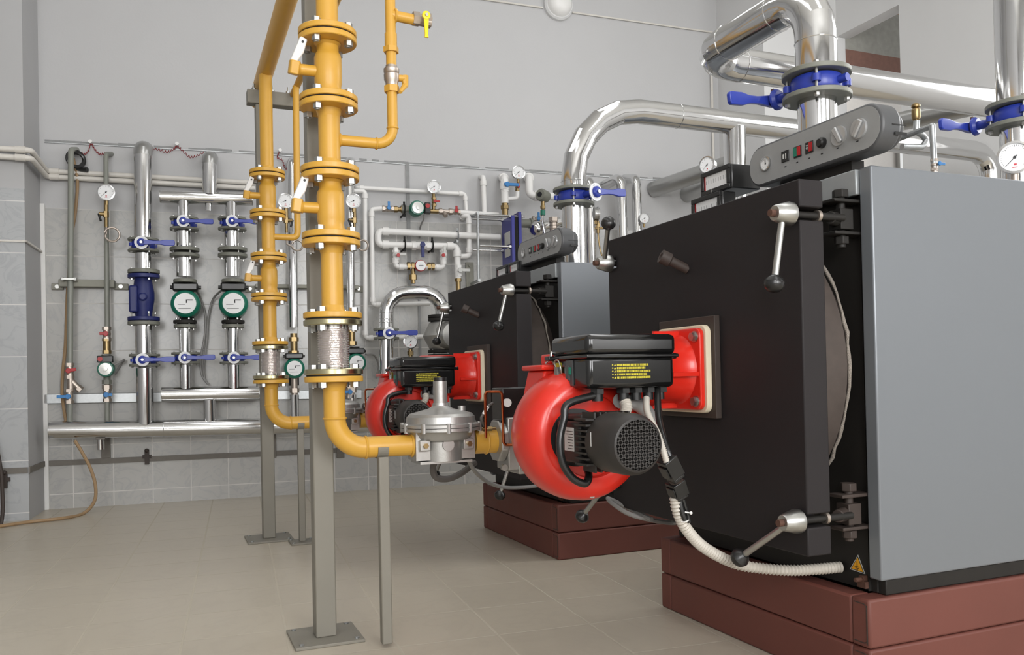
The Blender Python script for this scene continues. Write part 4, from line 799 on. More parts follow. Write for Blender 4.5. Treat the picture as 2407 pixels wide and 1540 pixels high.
# nipple and valve block
b = MB(); x0, x1 = gpt(1112, 1045).x, gpt(1166, 1045).x; b.cyl((x0, GY, GZ), (x1, GY, GZ), .042, n=32); b.ring((x0+.045, GY, GZ), (1, 0, 0), .042, .004, 32, 6)
np_ = single(b, 'pipe_nipple', 'yellow', '', 'pipe', 'yellow pipe nipples')
vbk = thing('gas_valve_block', '', 'valve', (1.09, GY, GZ-.12), 'cast gas valve blocks'); x0 = gpt(1163, 1050).x; x1 = gpt(1222, 1050).x; F = T(0, GY, 0)
b = MB(F); oc = [(math.cos(math.pi/8+k*math.pi/4)*.075, math.sin(math.pi/8+k*math.pi/4)*.075) for k in range(8)]; b.prism(oc, 0, .028, fr((x0, 0, GZ), (1, 0, 0), (0, 1, 0)))
b.box((x0+.028, -.055, GZ-.1), (x1, .055, GZ+.08)); b.box((x1-.03, -.06, GZ-.115), (x1+.12, .06, GZ-.04)); b.lathe([(.05, 0), (.05, .1)], fr((x1, 0, GZ), (1, 0, 0)), 24); b.build('body', 'alu_cast', vbk, .004)
for (x, z) in ((x0+.01, GZ-.088), (x1-.015, GZ-.095), (x1-.015, GZ+.08)): MB(F).cyl((x, -.066, z), (x, -.05, z), .011).build('bolt', 'zinc', vbk)
a, c = PY(1180, 912, GY-.04), PY(1236, 995, GY-.04); MB().box((a.x, GY-.04, c.z), (c.x+.05, GY+.06, a.z)).build('coil_box', 'black_plastic', vbk, .004); q = PY(1193, 947, GY-.05); MB().cyl((q.x, GY-.052, q.z), (q.x, GY-.04, q.z), .0145, n=24).build('dial_cap', 'white_plastic', vbk)
MB().box((gpt(1165, 990).x, GY-.035, gpt(1165, 1025).z), (gpt(1200, 990).x, GY+.03, gpt(1165, 985).z)).build('coil', 'black_plastic', vbk, .004)
y_ = GY-.075; b = MB(); b.tube(fillet([PY(1142, 1030, y_), PY(1140, 921, y_), PY(1180, 921, y_), PY(1184, 1046, y_), PY(1225, 1046, y_)], .012, 5), .0048, 10); b.build('impulse_tube', 'copper', vbk)
q = PY(1152, 1008, GY-.05); MB().hexa((q.x-.025, GY-.05, q.z), (q.x+.005, GY-.05, q.z), .009).cyl((q.x-.035, GY-.05, q.z), (q.x+.02, GY-.05, q.z), .006).build('nozzle', 'brass', vbk)
b = MB(); b.tube(spline([PY(1146, 1006, GY-.05), PY(1137, 998, GY-.06), PY(1131, 985, GY-.07), PY(1136, 974, GY-.07), PY(1147, 956, GY-.07), PY(1158, 948, GY-.05)], 6), .005, 8); b.build('cable', 'hose_dark', vbk); MB().cyl(PY(1136, 974, GY-.07), PY(1147, 956, GY-.07), .006, n=12).build('ferrule', 'white_plastic', vbk)
# cables under the regulator
b = MB(); q = [gpt(1030, 1088), gpt(1030, 1105), gpt(1042, 1128), gpt(1075, 1133), gpt(1112, 1120), gpt(1150, 1095)]; b.tube(spline([Vector((p.x, GY+.04+.02*k, p.z)) for k, p in enumerate(q)], 8), .0115, 10)
hs = single(b, 'gas_hose', 'hose_dark', 'dark grey hose hanging in a bow under the near silver regulator', 'hose')
# stand posts
def post(x, y, w, top, label, plate, name='support_post', grp=None, open_l=True):
    t_ = thing(name, label, 'post', (x, y, 0), grp); MB().box((x-w/2, y-w/2, .01), (x+w/2, y+w/2, top)).build('shaft', 'post_paint', t_, .004)
    if plate:
        pl = MB().box((x-plate/2, y-plate/2, 0), (x+plate/2, y+plate/2, .01)).build('foot_plate', 'post_paint', t_, .002)
        b = MB(); d = plate*.4
        for sx in (-1, 1):
            for sy in (-1, 1): b.cyl((x+sx*d, y+sy*d, .01), (x+sx*d, y+sy*d, .014), .008, n=8)
        b.build('anchor', 'galvanised', pl)
    return t_
post(.487, 2.865, .068, 3.4, 'tall square grey steel post right behind the thick near gas pipe', .225, grp='square steel posts')
post(.521, 4.80, .066, 2.40, 'square grey steel post under the cross bar, behind the thinner far gas pipe', .24, grp='square steel posts')
def saddle_post(x, y, label, plate):
    w = .034; t_ = post(x, y-.022 if plate == 0 else y, w, GZ-PR+.003, label, plate, 'pipe_stand', 'thin pipe stands'); F = fr((x, y, GZ), (1, 0, 0)); n = 18; vs = []
    b = MB(F); po = []; r0, r1 = PR+.001, PR+.004
    poly = [(r1*math.cos(math.pi*k/n*1.0), r1*math.sin(math.pi*k/n)) for k in range(n+1)]+[(r0*math.cos(math.pi*k/n), r0*math.sin(math.pi*k/n)) for k in range(n, -1, -1)]
    F2 = Matrix(((0, 0, 1, x-.0175), (1, 0, 0, y), (0, -1, 0, GZ), (0, 0, 0, 1))) ; m = MB(F2)
    N = len(poly)
    for k in range(n):
        q = [poly[k], poly[k+1], poly[N-2-k], poly[N-1-k]]; m.prism(q, 0, .035)
    m.build('saddle', 'post_paint', t_); return t_
saddle_post(.652, GY, 'thin square pipe stand under the near gas pipe elbow', 0)
saddle_post(.672, GY+1.9, 'thin square pipe stand with small foot plate under the far gas pipe elbow', .13)
# overhead main and cross bar
om = thing('gas_main', 'thick yellow gas main running overhead toward the viewer, above both gas lines', 'pipe', (.515, 3, 2.49))
b = MB(); b.tube([(.500, .6, 2.535), (.533, 5.14, 2.535)], .0435, 32); b.ball((.533, 5.14, 2.535), .0435, 32, 12); b.build('pipe', 'yellow', om)
b = MB(); b.tube([(.712, .6, 2.47), (.690, 4.92, 2.47)], .018, 20); b.ball((.690, 4.92, 2.47), .018, 20, 8); single(b, 'vent_main', 'yellow', 'thin yellow vent pipe running overhead beside the thick gas main', 'pipe')
cb = thing('cross_bar', 'grey square tube cross bar on the far post, carrying the overhead gas main', 'bar', (.62, 4.80, 2.40)); b = MB(); b.box((.445, 4.76, 2.40), (.82, 4.83, 2.475)); b.build('tube', 'post_paint', cb, .004)
b = MB()
for x, r in ((.533, .05), (.691, .024)):
    for s in (-1, 1): b.cyl((x+s*r, 4.79, 2.46), (x+s*r, 4.79, 2.515), .006, n=8); b.hexa((x+s*r, 4.79, 2.476), (x+s*r, 4.79, 2.49), .012)
b.build('clamp_bolt', 'galvanised', cb)
# labels, and the far line as copies
def copy_tree(o, parent=None, d=None):
    c = o.copy(); COL.objects.link(c)
    if parent is not None: c.parent = parent
    if d is not None: c.location = o.location+Vector(d)
    for ch in list(o.children): copy_tree(ch, c)
    return c
D2 = (.021, 1.9, 0)
lab = [(gas, 'thick near yellow gas pipe with flanges, curving to the front regulator', 'thinner looking far yellow gas pipe with flanges, left of the near one'),
       (valves[0], 'upper yellow ball valve with white grip on the near gas pipe', 'upper yellow ball valve with white grip on the far gas pipe'),
       (valves[1], 'lower yellow ball valve with white grip on the near gas pipe', 'lower yellow ball valve with white grip on the far gas pipe'),
       (fc, 'wide braided flexible connector near the foot of the near gas pipe', 'narrow looking braided flexible connector near the foot of the far gas pipe'),
       (rg, 'cast silver domed gas regulator in front, between two yellow pipe ends', 'silver gas regulator mostly hidden behind the near gas pipe elbow'),
       (np_, 'short yellow pipe nipple right of the front gas regulator', 'short yellow pipe nipple left of the far red burner'),
       (vbk, 'cast gas valve block with copper tube, left of the near red burner', 'gas valve block with copper tube, left of the far red burner')]
vv['label'] = 'nickel cock with yellow handle in the vent riser, right of the near gas pipe'; pv['label'] = 'cock with hanging bright yellow lever near the top of the vent riser'
for o, l1, l2 in lab:
    o['label'] = l1; c = copy_tree(o, None, D2); c['label'] = l2
    if o is gas:                                                # the far vent is plain and set closer to its pipe
        for ch in list(c.children):
            if ch.name.startswith('vent_branch'): bpy.data.objects.remove(ch)
        ABS[c.name] = T(GX+D2[0], GY+D2[1], GZ); b = MB(); y = GY+D2[1]
        b.tube(fillet([(GX+.03, y, VZ), (.677, y, VZ), (.682, y, 2.46)], .03, 6), vr, 20); b.build('vent_branch', 'yellow', c)
# ================================================================ boilers, plinths, burners
BCY, BCZ = 2.19, .875
def rrect(y0, z0, y1, z1, r, n=8):
    out = []
    for cx, cy, a in ((y1-r, z1-r, 0), (y0+r, z1-r, 90), (y0+r, z0+r, 180), (y1-r, z0+r, 270)):
        for k in range(n+1): t = math.radians(a+90*k/n); out.append((cx+r*math.cos(t), cy+r*math.sin(t)))
    return out
YZ = Matrix(((0, 0, 1, 0), (1, 0, 0, 0), (0, 1, 0, 0), (0, 0, 0, 1)))            # local x->Y, y->Z, z->X
def boiler(dy, label, wh, knobs, near):
    F = T(0, dy, 0); FY = F @ YZ
    t_ = thing('boiler', label, 'boiler', (2.4, BCY, .258), 'boilers', F=F)
    b = MB(F); b.box((1.739, 1.677, .302), (3.3, 1.72, 1.405)); b.build('side_panel', 'casing_grey', t_, .005, seg=3)
    b = MB(F); b.box((1.739, 2.635, .302), (3.3, 2.677, 1.405)); b.build('side_panel', 'casing_grey', t_, .010, seg=3)
    b = MB(F); b.box((1.742, 1.721, 1.388), (3.3, 2.634, 1.402)); b.build('top_panel', 'casing_grey', t_, .003)
    b = MB(F); b.box((1.730, 1.722, 1.335), (1.748, 2.633, 1.4035)); b.build('front_rail', 'trim_grey', t_, .003)
    b = MB(F); b.box((1.762, 1.715, .262), (1.80, 2.64, 1.386)); b.box((1.754, 1.735, .262), (1.762, 1.739, 1.34)); b.build('front_plate', 'black_plate', t_)
    b = MB(F); b.box((1.768, 1.69, .2585), (3.28, 2.665, .300)); b.build('base_frame', 'black_plate', t_, .003)
    b = MB(F); b.lathe([(.44, 1.592), (.452, 1.60), (.452, 1.70), (.40, 1.762)], fr((0, BCY, BCZ), (1, 0, 0)) if False else Matrix(((0, 0, 1, 0), (1, 0, 0, BCY), (0, 1, 0, BCZ), (0, 0, 0, 1))), 64); b.build('insulation_disc', 'insulation_rim', t_)
    pts = []
    for k in range(96):
        a = 2*math.pi*k/96; j = random.uniform(-.0025, .0025); pts.append((1.708+j, BCY+(.455+j)*math.cos(a), BCZ+(.455+j)*math.sin(a)))
    b = MB(F); b.tube(pts+[pts[0]], [.003+random.uniform(0, .0028) for _ in range(97)], 7); b.build('rope_seal', 'rope', t_, ang=80)
    # door: a thick slab with bolt slots in both upright edges
    y0, y1, z0, z1 = 1.697, 2.702, .385, 1.357; s = .058
    poly = [(y0, z0), (y1, z0)]
    for zz in (.476, 1.268): poly += [(y1, zz-.017), (y1-s, zz-.017), (y1-s, zz+.017), (y1, zz+.017)]
    poly += [(y1, z1), (y0, z1)]
    for zz in (1.268, .476): poly += [(y0, zz+.017), (y0+s, zz+.017), (y0+s, zz-.017), (y0, zz-.017)]
    b = MB(FY); b.prism(poly, 1.514, 1.592); b.build('door', 'black_door', t_, .004)
    d_ = bpy.data.objects['door'] if False else t_.children[-1]
    b = MB(F); q0 = Vector((1.518, 2.205, 1.188)); q1 = Vector((1.438, 2.225, 1.228)); b.cyl(q0, q1, .015, n=20); b.lathe([(.018, -.03), (.022, -.026), (.022, .004), (.011, .004), (.011, -.02)], fr(q1, q1-q0), 20); b.build('sight_tube', 'dirty_black', d_)
    b = MB(F); b.box((1.494, 2.042, .728), (1.514, 2.338, 1.032)); b.build('mounting_plate', 'dirty_black', d_, .002)
    # clamp handles and hinge bolts
    for i, (yy, zz) in enumerate(((1.718, 1.268), (1.716, .476), (2.668, 1.268), (2.672, .476))):
        kb = Vector(knobs[i]); h = MB(F); G = fr((1.503, yy, zz), (-1, 0, 0), (0, 1, 0))
        h.lathe([(.02, 0), (.031, 0), (.032, .010), (.0215, .050), (.019, .053), (.012, .053)], G, 28); hub = h.build('clamp_handle', 'zinc', t_)
        c = Vector((1.478, yy, zz)); dirv = (kb-c).normalized(); h = MB(F); h.cyl(c+dirv*.01, kb-dirv*.012, .0088, n=16); h.build('rod', 'zinc', hub)
        h = MB(F); G2 = fr(kb, dirv); h.lathe([(0, -.019), (.012, -.018), (.021, -.01), (.0265, 0), (.0255, .003), (.0258, .006), (.023, .015), (.015, .0225), (0, .0265)], G2, 24); h.build('knob', 'black_plastic', hub)
        h = MB(F); h.cyl((1.436, yy, zz), (1.452, yy, zz), .0095, n=14); h.build('bolt_tip', 'rust', hub); h = MB(F); h.cyl((1.50, yy, zz), (1.68, yy, zz), .0095, n=14); h.build('clamp_bolt', 'black_plate', hub); MB(F).cyl((1.586, yy, zz), (1.596, yy, zz), .0155, n=18).build('washer', 'nickel', hub)
        s_ = -1 if i < 2 else 1; h = MB(F); yb = yy+.030*(-s_); h.cyl((1.64, yy+.008*(-s_), zz), (1.69, yb, zz), .017, .02, n=16); h.cbox((1.70, yb, zz), (.044, .046, .056))
        h.box((1.655, yb-.026, zz+.045), (1.762, yb+.03, zz+.054)); h.box((1.655, yb-.026, zz-.042), (1.762, yb+.03, zz-.033)); h.cyl((1.70, yb, zz-.075), (1.70, yb, zz+.075), .012, n=12); h.hexa((1.70, yb, zz+.06), (1.70, yb, zz+.082), .022); h.hexa((1.70, yb, zz-.066), (1.70, yb, zz-.045), .02)
        h.build('hinge_block', 'dirty_black' if i == 1 else 'black_plate', t_, .002)
    # control panel
    b = MB(FY); b.prism(rrect(1.615, 1.437, 2.150, 1.563, .058), 1.718, 1.785); b.prism(rrect(1.630, 1.449, 2.135, 1.551, .05), 1.785, 1.812); cp = b.build('control_panel', 'panel_dark', t_, .008, seg=3)
    MB(FY).prism(rrect(1.6225, 1.4445, 2.1425, 1.5555, .051), 1.7175, 1.7265).build('fascia', 'panel_grey', cp)
    b = MB(F); b.box((1.755, 1.76, 1.403), (1.80, 2.05, 1.44)); b.build('bracket', 'black_plate', cp)
    b = MB(F); b.box((1.76, 1.6135, 1.47), (1.80, 1.616, 1.478)).box((1.75, 1.6135, 1.495), (1.80, 1.6145, 1.498)); b.build('latch', 'black_plastic', cp)
    NX = fr((0, 0, 0), (-1, 0, 0), (0, -1, 0))
    def face(y, z, x=1.7175): return F @ Matrix(((0, 0, -1, x), (-1, 0, 0, y), (0, 1, 0, z), (0, 0, 0, 1)))
    for y in (1.763, 1.692):
        b = MB(face(y, 1.503)); b.lathe([(0, 0), (.0275, 0), (.0265, .006), (0, .0075)], n=32); kk = b.build('control_knob', 'knob_silver', cp)
        b = MB(face(y, 1.503) @ Matrix.Rotation(.5 if y > 1.72 else -.6, 4, 'Z')); b.prism([(-.005, -.024), (.008, -.024), (.010, .024), (-.007, .024)], .007, .015); b.build('grip', 'knob_silver', kk, .003)
    b = MB(face(1.826, 1.501)); b.lathe([(0, 0), (.015, 0), (.014, .012), (.010, .016), (0, .016)], n=24); b.build('safety_cap', 'black_plastic', cp)
    for k, y in enumerate((1.878, 1.926, 1.979)):
        G = face(y, 1.502); sw = MB(G).box((-.0155, -.0165, 0), (.0155, .0165, .003)).build('rocker_switch', 'black_plastic', cp, .001)
        if k < 2: MB(G).box((.001, -.013, .003), (.013, .013, .0055)).build('red_half', 'red_plastic', sw)
        if k == 1: MB(G).box((-.013, -.013, .003), (.0, .013, .0055)).build('green_half', 'green_mark', sw)
        if k == 0: MB(G).box((-.011, -.002, .003), (-.004, .001, .004)).box((-.009, -.005, .003), (-.006, .004, .004)).box((-.011, .006, .003), (-.004, .008, .004)).build('mark', 'label_white', sw)
        if k == 2: MB(G).box((.003, -.008, .003), (.006, .008, .004)).box((-.008, -.007, .003), (-.003, .007, .004)).build('mark', 'label_white', sw)
    G = face(2.065, 1.501); d = MB(G); d.lathe([(.0215, 0), (.0225, .003), (.0225, .006), (.019, .007), (.0185, .003)], n=32); dl = d.build('thermometer', 'steel', cp)
    d = MB(G).lathe([(.019, .001), (.019, .0035), (0, .0036)], n=28).build('dial', 'dial', dl); q = MB(G)
    for k in range(11): a = math.radians(225-27*k); q.add([(.012*math.cos(a)-.0006, .012*math.sin(a), .004), (.0165*math.cos(a)-.0006, .0165*math.sin(a), .004), (.0165*math.cos(a)+.0006, .0165*math.sin(a), .004), (.012*math.cos(a)+.0006, .012*math.sin(a), .004)], [(0, 1, 2, 3)])
    q.box((-.001, -.002, .004), (.001, .014, .005)).lathe([(0, .004), (.003, .004), (0, .005)], None, 10); q.build('needle', 'ink', dl)
    q = MB(F)
    for y in (1.70, 1.77, 1.83, 1.88, 1.93, 1.98): q.box((1.7168, y-.004, 1.470), (1.7173, y+.004, 1.473))
    q.build('caption', 'ink', cp)
    # earthing symbol sticker on the front plate
    tri = [Vector(F @ Vector((1.7615, *PX(x, y, 1.7615)[1:]))) for x, y in ((2017, 1304), (1998, 1338), (2034, 1350))] if near else [Vector(F @ Vector((1.7615, y, z))) for y, z in ((1.752, .385), (1.774, .345), (1.73, .345))]
    c = sum(tri, Vector())/3
    def trim_(k, dx, m, nm, par):
        mb = MB(); vs = [c+(p-c)*k+Vector((-dx, 0, 0)) for p in tri]; vs2 = [v+Vector((.0006, 0, 0)) for v in vs]; mb.add(vs+vs2, [(0, 1, 2), (5, 4, 3), (0, 3, 4, 1), (1, 4, 5, 2), (2, 5, 3, 0)]); return mb.build(nm, m, par)
    st = trim_(1.0, .0004, 'label_white', 'warning_sticker', t_); trim_(.86, .0010, 'ink', 'border', st); trim_(.74, .0016, 'warn_orange', 'field', st)
    mb = MB(); e = c+Vector((-.0026, 0, 0)); mb.cbox(e+Vector((0, 0, .006)), (.0006, .0014, .014)).cbox(e+Vector((0, 0, -.002)), (.0006, .018, .0014)).cbox(e+Vector((0, 0, -.006)), (.0006, .012, .0014)).cbox(e+Vector((0, 0, -.0095)), (.0006, .006, .0014)); mb.build('symbol', 'ink', st)
    b = MB(F); b.hexa((1.762, 1.752, .292), (1.742, 1.752, .292), .011); b.hexa((1.742, 1.752, .292), (1.722, 1.752, .292), .006); b.cbox((1.752, 1.752, .278), (.018, .03, .018)); b.build('earth_bolt', 'rust', t_)
    return t_
boiler(0, 'near grey clad boiler with large black front door, at the right', 'near', [(1.435, 1.706, 1.088), (1.435, 1.868, .362), (1.435, 2.553, 1.388), (1.435, 2.798, .340)], True)
boiler(1.88, 'far grey clad boiler with black front door, behind the near burner', 'far', [(1.435, 1.725, 1.105), (1.435, 1.752, .319), (1.435, 2.680, 1.08), (1.435, 2.75, .322)], False)
def plinth(dy, label):
    t_ = thing('plinth', label, 'plinth', (2.4, 2.18, 0), 'red brown steel plinths', F=T(0, dy, 0)); F = T(0, dy, 0)
    for nm, z0, z1 in (('lower_frame', 0, .126), ('upper_frame', .1285, .2575)):
        b = MB(F); b.box((1.694, 1.677, z0), (3.41, 1.74, z1)); b.box((1.694, 2.614, z0), (3.41, 2.677, z1)); b.box((1.694, 1.7395, z0), (1.76, 2.6145, z1)); b.box((3.351, 1.7395, z0), (3.41, 2.6145, z1)); fo = b.build(nm, 'primer', t_, .007)
        q = MB(F); q.box((1.6928, 1.684, z0+.01), (1.6942, 1.688, z1-.016)); q.tube(fillet([(1.694, 1.686, z0+.02), (1.694, 1.686, z1-.013), (1.694, 1.73, z1-.013)], .012, 4), .0016, 6); q.tube(fillet([(1.694, 1.686, z0+.03), (1.694, 1.686, z0+.013), (1.694, 1.73, z0+.013)], .012, 4), .0016, 6); q.build('weld_seam', 'dirty_black', fo)
    return t_
plinth(0, 'red brown stacked channel plinth under the near boiler'); plinth(1.88, 'red brown stacked channel plinth under the far boiler')
# ---- burner
def burner(dy, label):
    F = T(0, dy, 0); t_ = thing('gas_burner', label, 'burner', (1.08, 2.16, .52), 'red gas burners', F=F); CX, CZ = 1.105, .692
    XY = lambda x, z, y: F @ Matrix(((1, 0, 0, x), (0, 0, -1, y), (0, 1, 0, z), (0, 0, 0, 1)))          # local z -> -Y (towards the viewer), x -> X, y -> Z
    b = MB(FYZ(F)); b.prism(rrect(BCY-.124, BCZ-.122, BCY+.124, BCZ+.122, .022), 1.458, 1.474); fl = b.build('mounting_flange', 'burner_red', t_, .003)
    MB(FYZ(F)).prism(rrect(BCY-.133, BCZ-.131, BCY+.133, BCZ+.131, .026), 1.4745, 1.4935).build('gasket', 'gasket', t_, .003)
    for sy in (-1, 1):
        for sz in (-1, 1): q = MB(F); q.hexa((1.458, BCY+sy*.1, BCZ+sz*.096), (1.444, BCY+sy*.1, BCZ+sz*.096), .0135); q.cyl((1.458, BCY+sy*.1, BCZ+sz*.096), (1.455, BCY+sy*.1, BCZ+sz*.096), .017); q.build('bolt', 'zinc', fl)
    AX = F @ Matrix(((0, 0, 1, 0), (1, 0, 0, BCY), (0, 1, 0, BCZ), (0, 0, 0, 1)))
    b = MB(AX); b.lathe([(.085, 1.16), (.108, 1.2), (.110, 1.36), (.104, 1.37), (.100, 1.40), (.100, 1.445), (.108, 1.459)], n=44)
    for a in (.1, 1.7, 3.2, 4.8): b.box((-.006, .098, 1.37), (.006, .118, 1.459), Matrix.Rotation(a, 4, 'Z'))
    b.box((-.05, -.13, 1.24), (.03, -.08, 1.33)); b.build('blast_tube', 'burner_red', t_)
    # snail housing: lathe about Y whose radius grows towards the outlet
    n = 64; prof = [(.60, .0), (.62, -.012), (.76, -.016), (.90, -.004), (.975, .03), (1.0, .075), (.985, .12), (.93, .155), (.80, .175), (0, .175)]
    vs = []; fs = []; m = len(prof)
    for k in range(n):
        a = 2*math.pi*k/n; R = .190+.006*math.cos(a-2.6)
        for j, (f_, d) in enumerate(prof): vs.append((R*f_*math.cos(a), R*f_*math.sin(a), -d))
    for k in range(n):
        for j in range(m-1):
            q = (k+1) % n; fs.append((k*m+j, k*m+j+1, q*m+j+1, q*m+j))
    b = MB(XY(CX, CZ, 2.085)); b.add(vs, fs)
    b.lathe([(0, -.02), (.115, -.02), (.115, -.004)], None, 40)
    b2 = MB(F); b2.box((CX-.02, 2.10, .80), (1.2, 2.27, .965)); 
    vol = b.build('volute', 'burner_red', t_, ang=50); b2.build('outlet_housing', 'burner_red', t_, .02, seg=3)
    b = MB(F); b.F = T(.072, dy+.095, .018); b.add([(.925, 2.11, .78), (1.03, 2.11, .78), (1.03, 2.23, .78), (.925, 2.23, .78), (.945, 2.11, .862), (1.03, 2.11, .862), (1.03, 2.23, .862), (.945, 2.23, .862)], [(3,2,1,0),(4,5,6,7),(0,1,5,4),(1,2,6,5),(2,3,7,6),(3,0,4,7)])
    b.box((.93, 2.095, .862), (1.04, 2.245, .878)); b.box((.975, 2.13, .878), (1.03, 2.2, .91)); b.build('air_inlet', 'burner_red', t_, .006)
    b = MB(T(.072, dy+.095, .018)); b.ring((.975, 2.10, .905), (0, 1, .0), .012, .0045, 20, 8); b.cyl((.975, 2.10, .878), (.975, 2.10, .893), .006); b.tube(spline([(.945, 2.1, .882), (.955, 2.09, .892), (.965, 2.09, .884)], 5), .003, 6); b.build('eye_bolt', 'zinc', t_)
    for (x, z) in ((CX-.005, CZ-.163), (CX+.15, CZ-.055), (CX-.155, CZ+.06)):
        b = MB(XY(x, z, 2.1)); b.hexa((0, 0, 0), (0, 0, .018), .0105); b.build('bolt', 'zinc', vol)
    # motor
    MX, MZ = 1.050, .692
    b = MB(XY(MX, MZ, 2.10)); b.cyl((0, 0, 0), (0, 0, .03), .080, n=40); b.build('motor_plate', 'black_plastic', t_)
    b = MB(F); b.box((MX-.062, 1.935, MZ-.058), (MX+.06, 2.07, MZ+.05)); b.box((MX-.045, 1.955, MZ+.05), (MX+.05, 2.06, MZ+.068)); mo = b.build('motor', 'cowl_black', t_, .006)
    b = MB(F)
    for k in range(9): z = MZ-.058+k*.0142; b.box((MX-.074, 1.875, z), (MX+.074, 1.94, z+.005))
    for k in range(7): x = MX-.05+k*.0165; b.box((x, 1.875, MZ-.076), (x+.005, 1.94, MZ+.076))
    b.build('cooling_fin', 'cowl_black', mo)
    b = MB(F); b.box((MX-.0632, 1.965, MZ-.028), (MX-.062, 2.02, MZ+.034)); lb = b.build('rating_plate', 'label_white', mo); b = MB(F)
    for k in range(7): b.box((MX-.0636, 1.97, MZ-.022+k*.0075), (MX-.0632, 1.97+random.uniform(.025, .045), MZ-.0205+k*.0075))
    b.build('print', 'ink', lb)
    G = XY(MX, MZ, 1.885); R = .0765
    b = MB(G); b.lathe([(R*.95, 0), (R, .012), (R, .105), (R*.96, .125), (R*.86, .138), (R*.80, .140), (R*.79, .132), (R*.75, .13), (0, .118)], n=44); co = b.build('fan_cowl', 'cowl_black', t_)
    b = MB(G); RR = R*.80
    for k in range(-5, 6):
        o = k*.0115; L = math.sqrt(max(RR*RR-o*o, 0))
        if L < .01: continue
        for a in (math.pi/4, -math.pi/4): b.box((-L, o-.0019, .134), (L, o+.0019, .1385), Matrix.Rotation(a, 4, 'Z'))
    b.build('grille', 'cowl_black', co)
    MB(F).box((MX-.0815, 1.835, MZ-.005), (MX-.0805, 1.838, MZ+.03)).build('scratch', 'label_white', co)
    # control box with lid and rim
    x0, x1, y0, y1 = 1.035, 1.314, 1.972, 2.20
    b = MB(F); b.box((x0+.004, y0+.003, .826), (x1-.004, y1, .914)); bx = b.build('control_box', 'black_gloss', t_, .014, seg=3)
    MB(F).box((x0+.001, y0, .916), (x1+.002, y1+.003, .973)).build('lid', 'black_gloss', bx, .016, seg=3); b = MB(F); b.box((x0-.003, y0-.004, .9085), (x1+.006, y1+.006, .9185)); b.box((x1+.004, y0+.03, .905), (x1+.022, y0+.06, .921)); b.box((x0-.02, y1-.03, .906), (x0, y1, .92)); b.build('rim', 'black_gloss', bx, .003)
    b = MB(F); yq = y0+.0025
    for r_ in range(5):
        z = .889-r_*.0085; b.lathe([(0, 0), (.0022, 0), (0, .0004)], fr((1.113, yq, z), (0, -1, 0)), 10); b.prism([(-.0032, -.0028), (.0032, -.0028), (0, .0032)], 0, .0004, fr((1.120, yq, z), (0, -1, 0), (1, 0, 0)))
        x = 1.126; end = 1.215+(.008, .0, .014, .004, .016)[r_]
        while x < end:
            w_ = random.uniform(.0012, .0034); b.box((x, yq-.0004, z-.003), (x+w_, yq, z+.0028)); x += w_+random.choice((.0007, .0009, .0018))
    b.build('warning_text', 'label_yellow', bx)
    b = MB(F); xq = x0+.0035; b.box((xq-.001, 2.135, .852), (xq, 2.17, .90)); b.build('yellow_tag', 'label_yellow', bx)
    b = MB(F); b.box((xq-.016, 2.13, .834), (xq-.006, 2.15, .888)); b.box((xq-.02, 2.142, .828), (xq-.01, 2.155, .85)); b.tube(spline([(xq-.008, 2.155, .885), (xq-.014, 2.15, .905), (xq-.014, 2.125, .905), (xq-.012, 2.115, .885), (xq-.008, 2.118, .87)], 6), .0022, 8); b.build('latch', 'zinc', bx)
    b = MB(F); b.box((xq-.004, 2.06, .835), (xq, 2.10, .905)); b.box((xq-.008, 2.075, .85), (xq-.004, 2.095, .89)); sk = b.build('socket', 'panel_dark', bx); MB(F).box((xq-.0085, 2.068, .866), (xq-.004, 2.078, .886)).build('lamp', 'green_mark', sk)
    for x in (1.085, 1.165, 1.205, 1.245, 1.285): b = MB(F); b.cyl((x, y0+.04, .826), (x, y0+.04, .792), .015 if x != 1.285 else .011, n=16); b.hexa((x, y0+.04, .826), (x, y0+.04, .812), .02); b.build('cable_gland', 'black_plastic', bx)
    return t_
def FYZ(F): return F @ YZ
burner(0, 'near red burner with black control box on the near boiler door'); burner(1.895, 'far red burner with black control box on the far boiler door')
def ribbed(pts, r, pitch=.006, n=14):
    P = spline(pts, 10); out = []; acc = 0
    Q = [P[0]]
    for p in P[1:]:
        while (p-Q[-1]).length > pitch/2: Q.append(Q[-1]+(p-Q[-1]).normalized()*pitch/2)
    return Q, [r*(1.0 if k % 2 else .78) for k in range(len(Q))]
def cable_set(dy, wh):
    F = T(0, dy, 0); W_ = ('near', 'far')[dy > 1]
    b = MB(F); b.tube(spline([(1.085, 2.012, .81), PY(1335, 950, 2.0), PY(1326, 985, 1.995), PY(1316, 1035, 1.99), PY(1322, 1085, 1.985), PY(1345, 1123, 1.98), PY(1374, 1137, 1.98), PY(1384, 1122, 1.99), PY(1381, 1100, 2.03)], 8), .0105, 12)
    single(b, 'black_cable', 'black_plastic', 'thick black cable looping from the control box to the motor of the %s burner' % W_, 'cable')
    b = MB(F); Q, R = ribbed([(1.163, 2.0, .79), (1.162, 1.99, .775), (1.155, 1.985, .76), (1.143, 1.985, .745)], .0165); b.tube(Q, R, 16); single(b, 'ribbed_conduit', 'conduit', 'short cut white ribbed conduit under the %s burner control box' % W_, 'conduit', ang=80)
    b = MB(F); b.tube(spline([(1.165, 2.03, .79), (1.19, 2.05, .79), (1.24, 2.05, .775), (1.27, 2.05, .74), (1.275, 2.06, .69), (1.26, 2.08, .64)], 8), .021, 14); single(b, 'grey_hose', 'hose_grey', 'thick grey hose arching over the motor of the %s burner' % W_, 'hose')
cable_set(0, 'near'); cable_set(1.895, 'far')
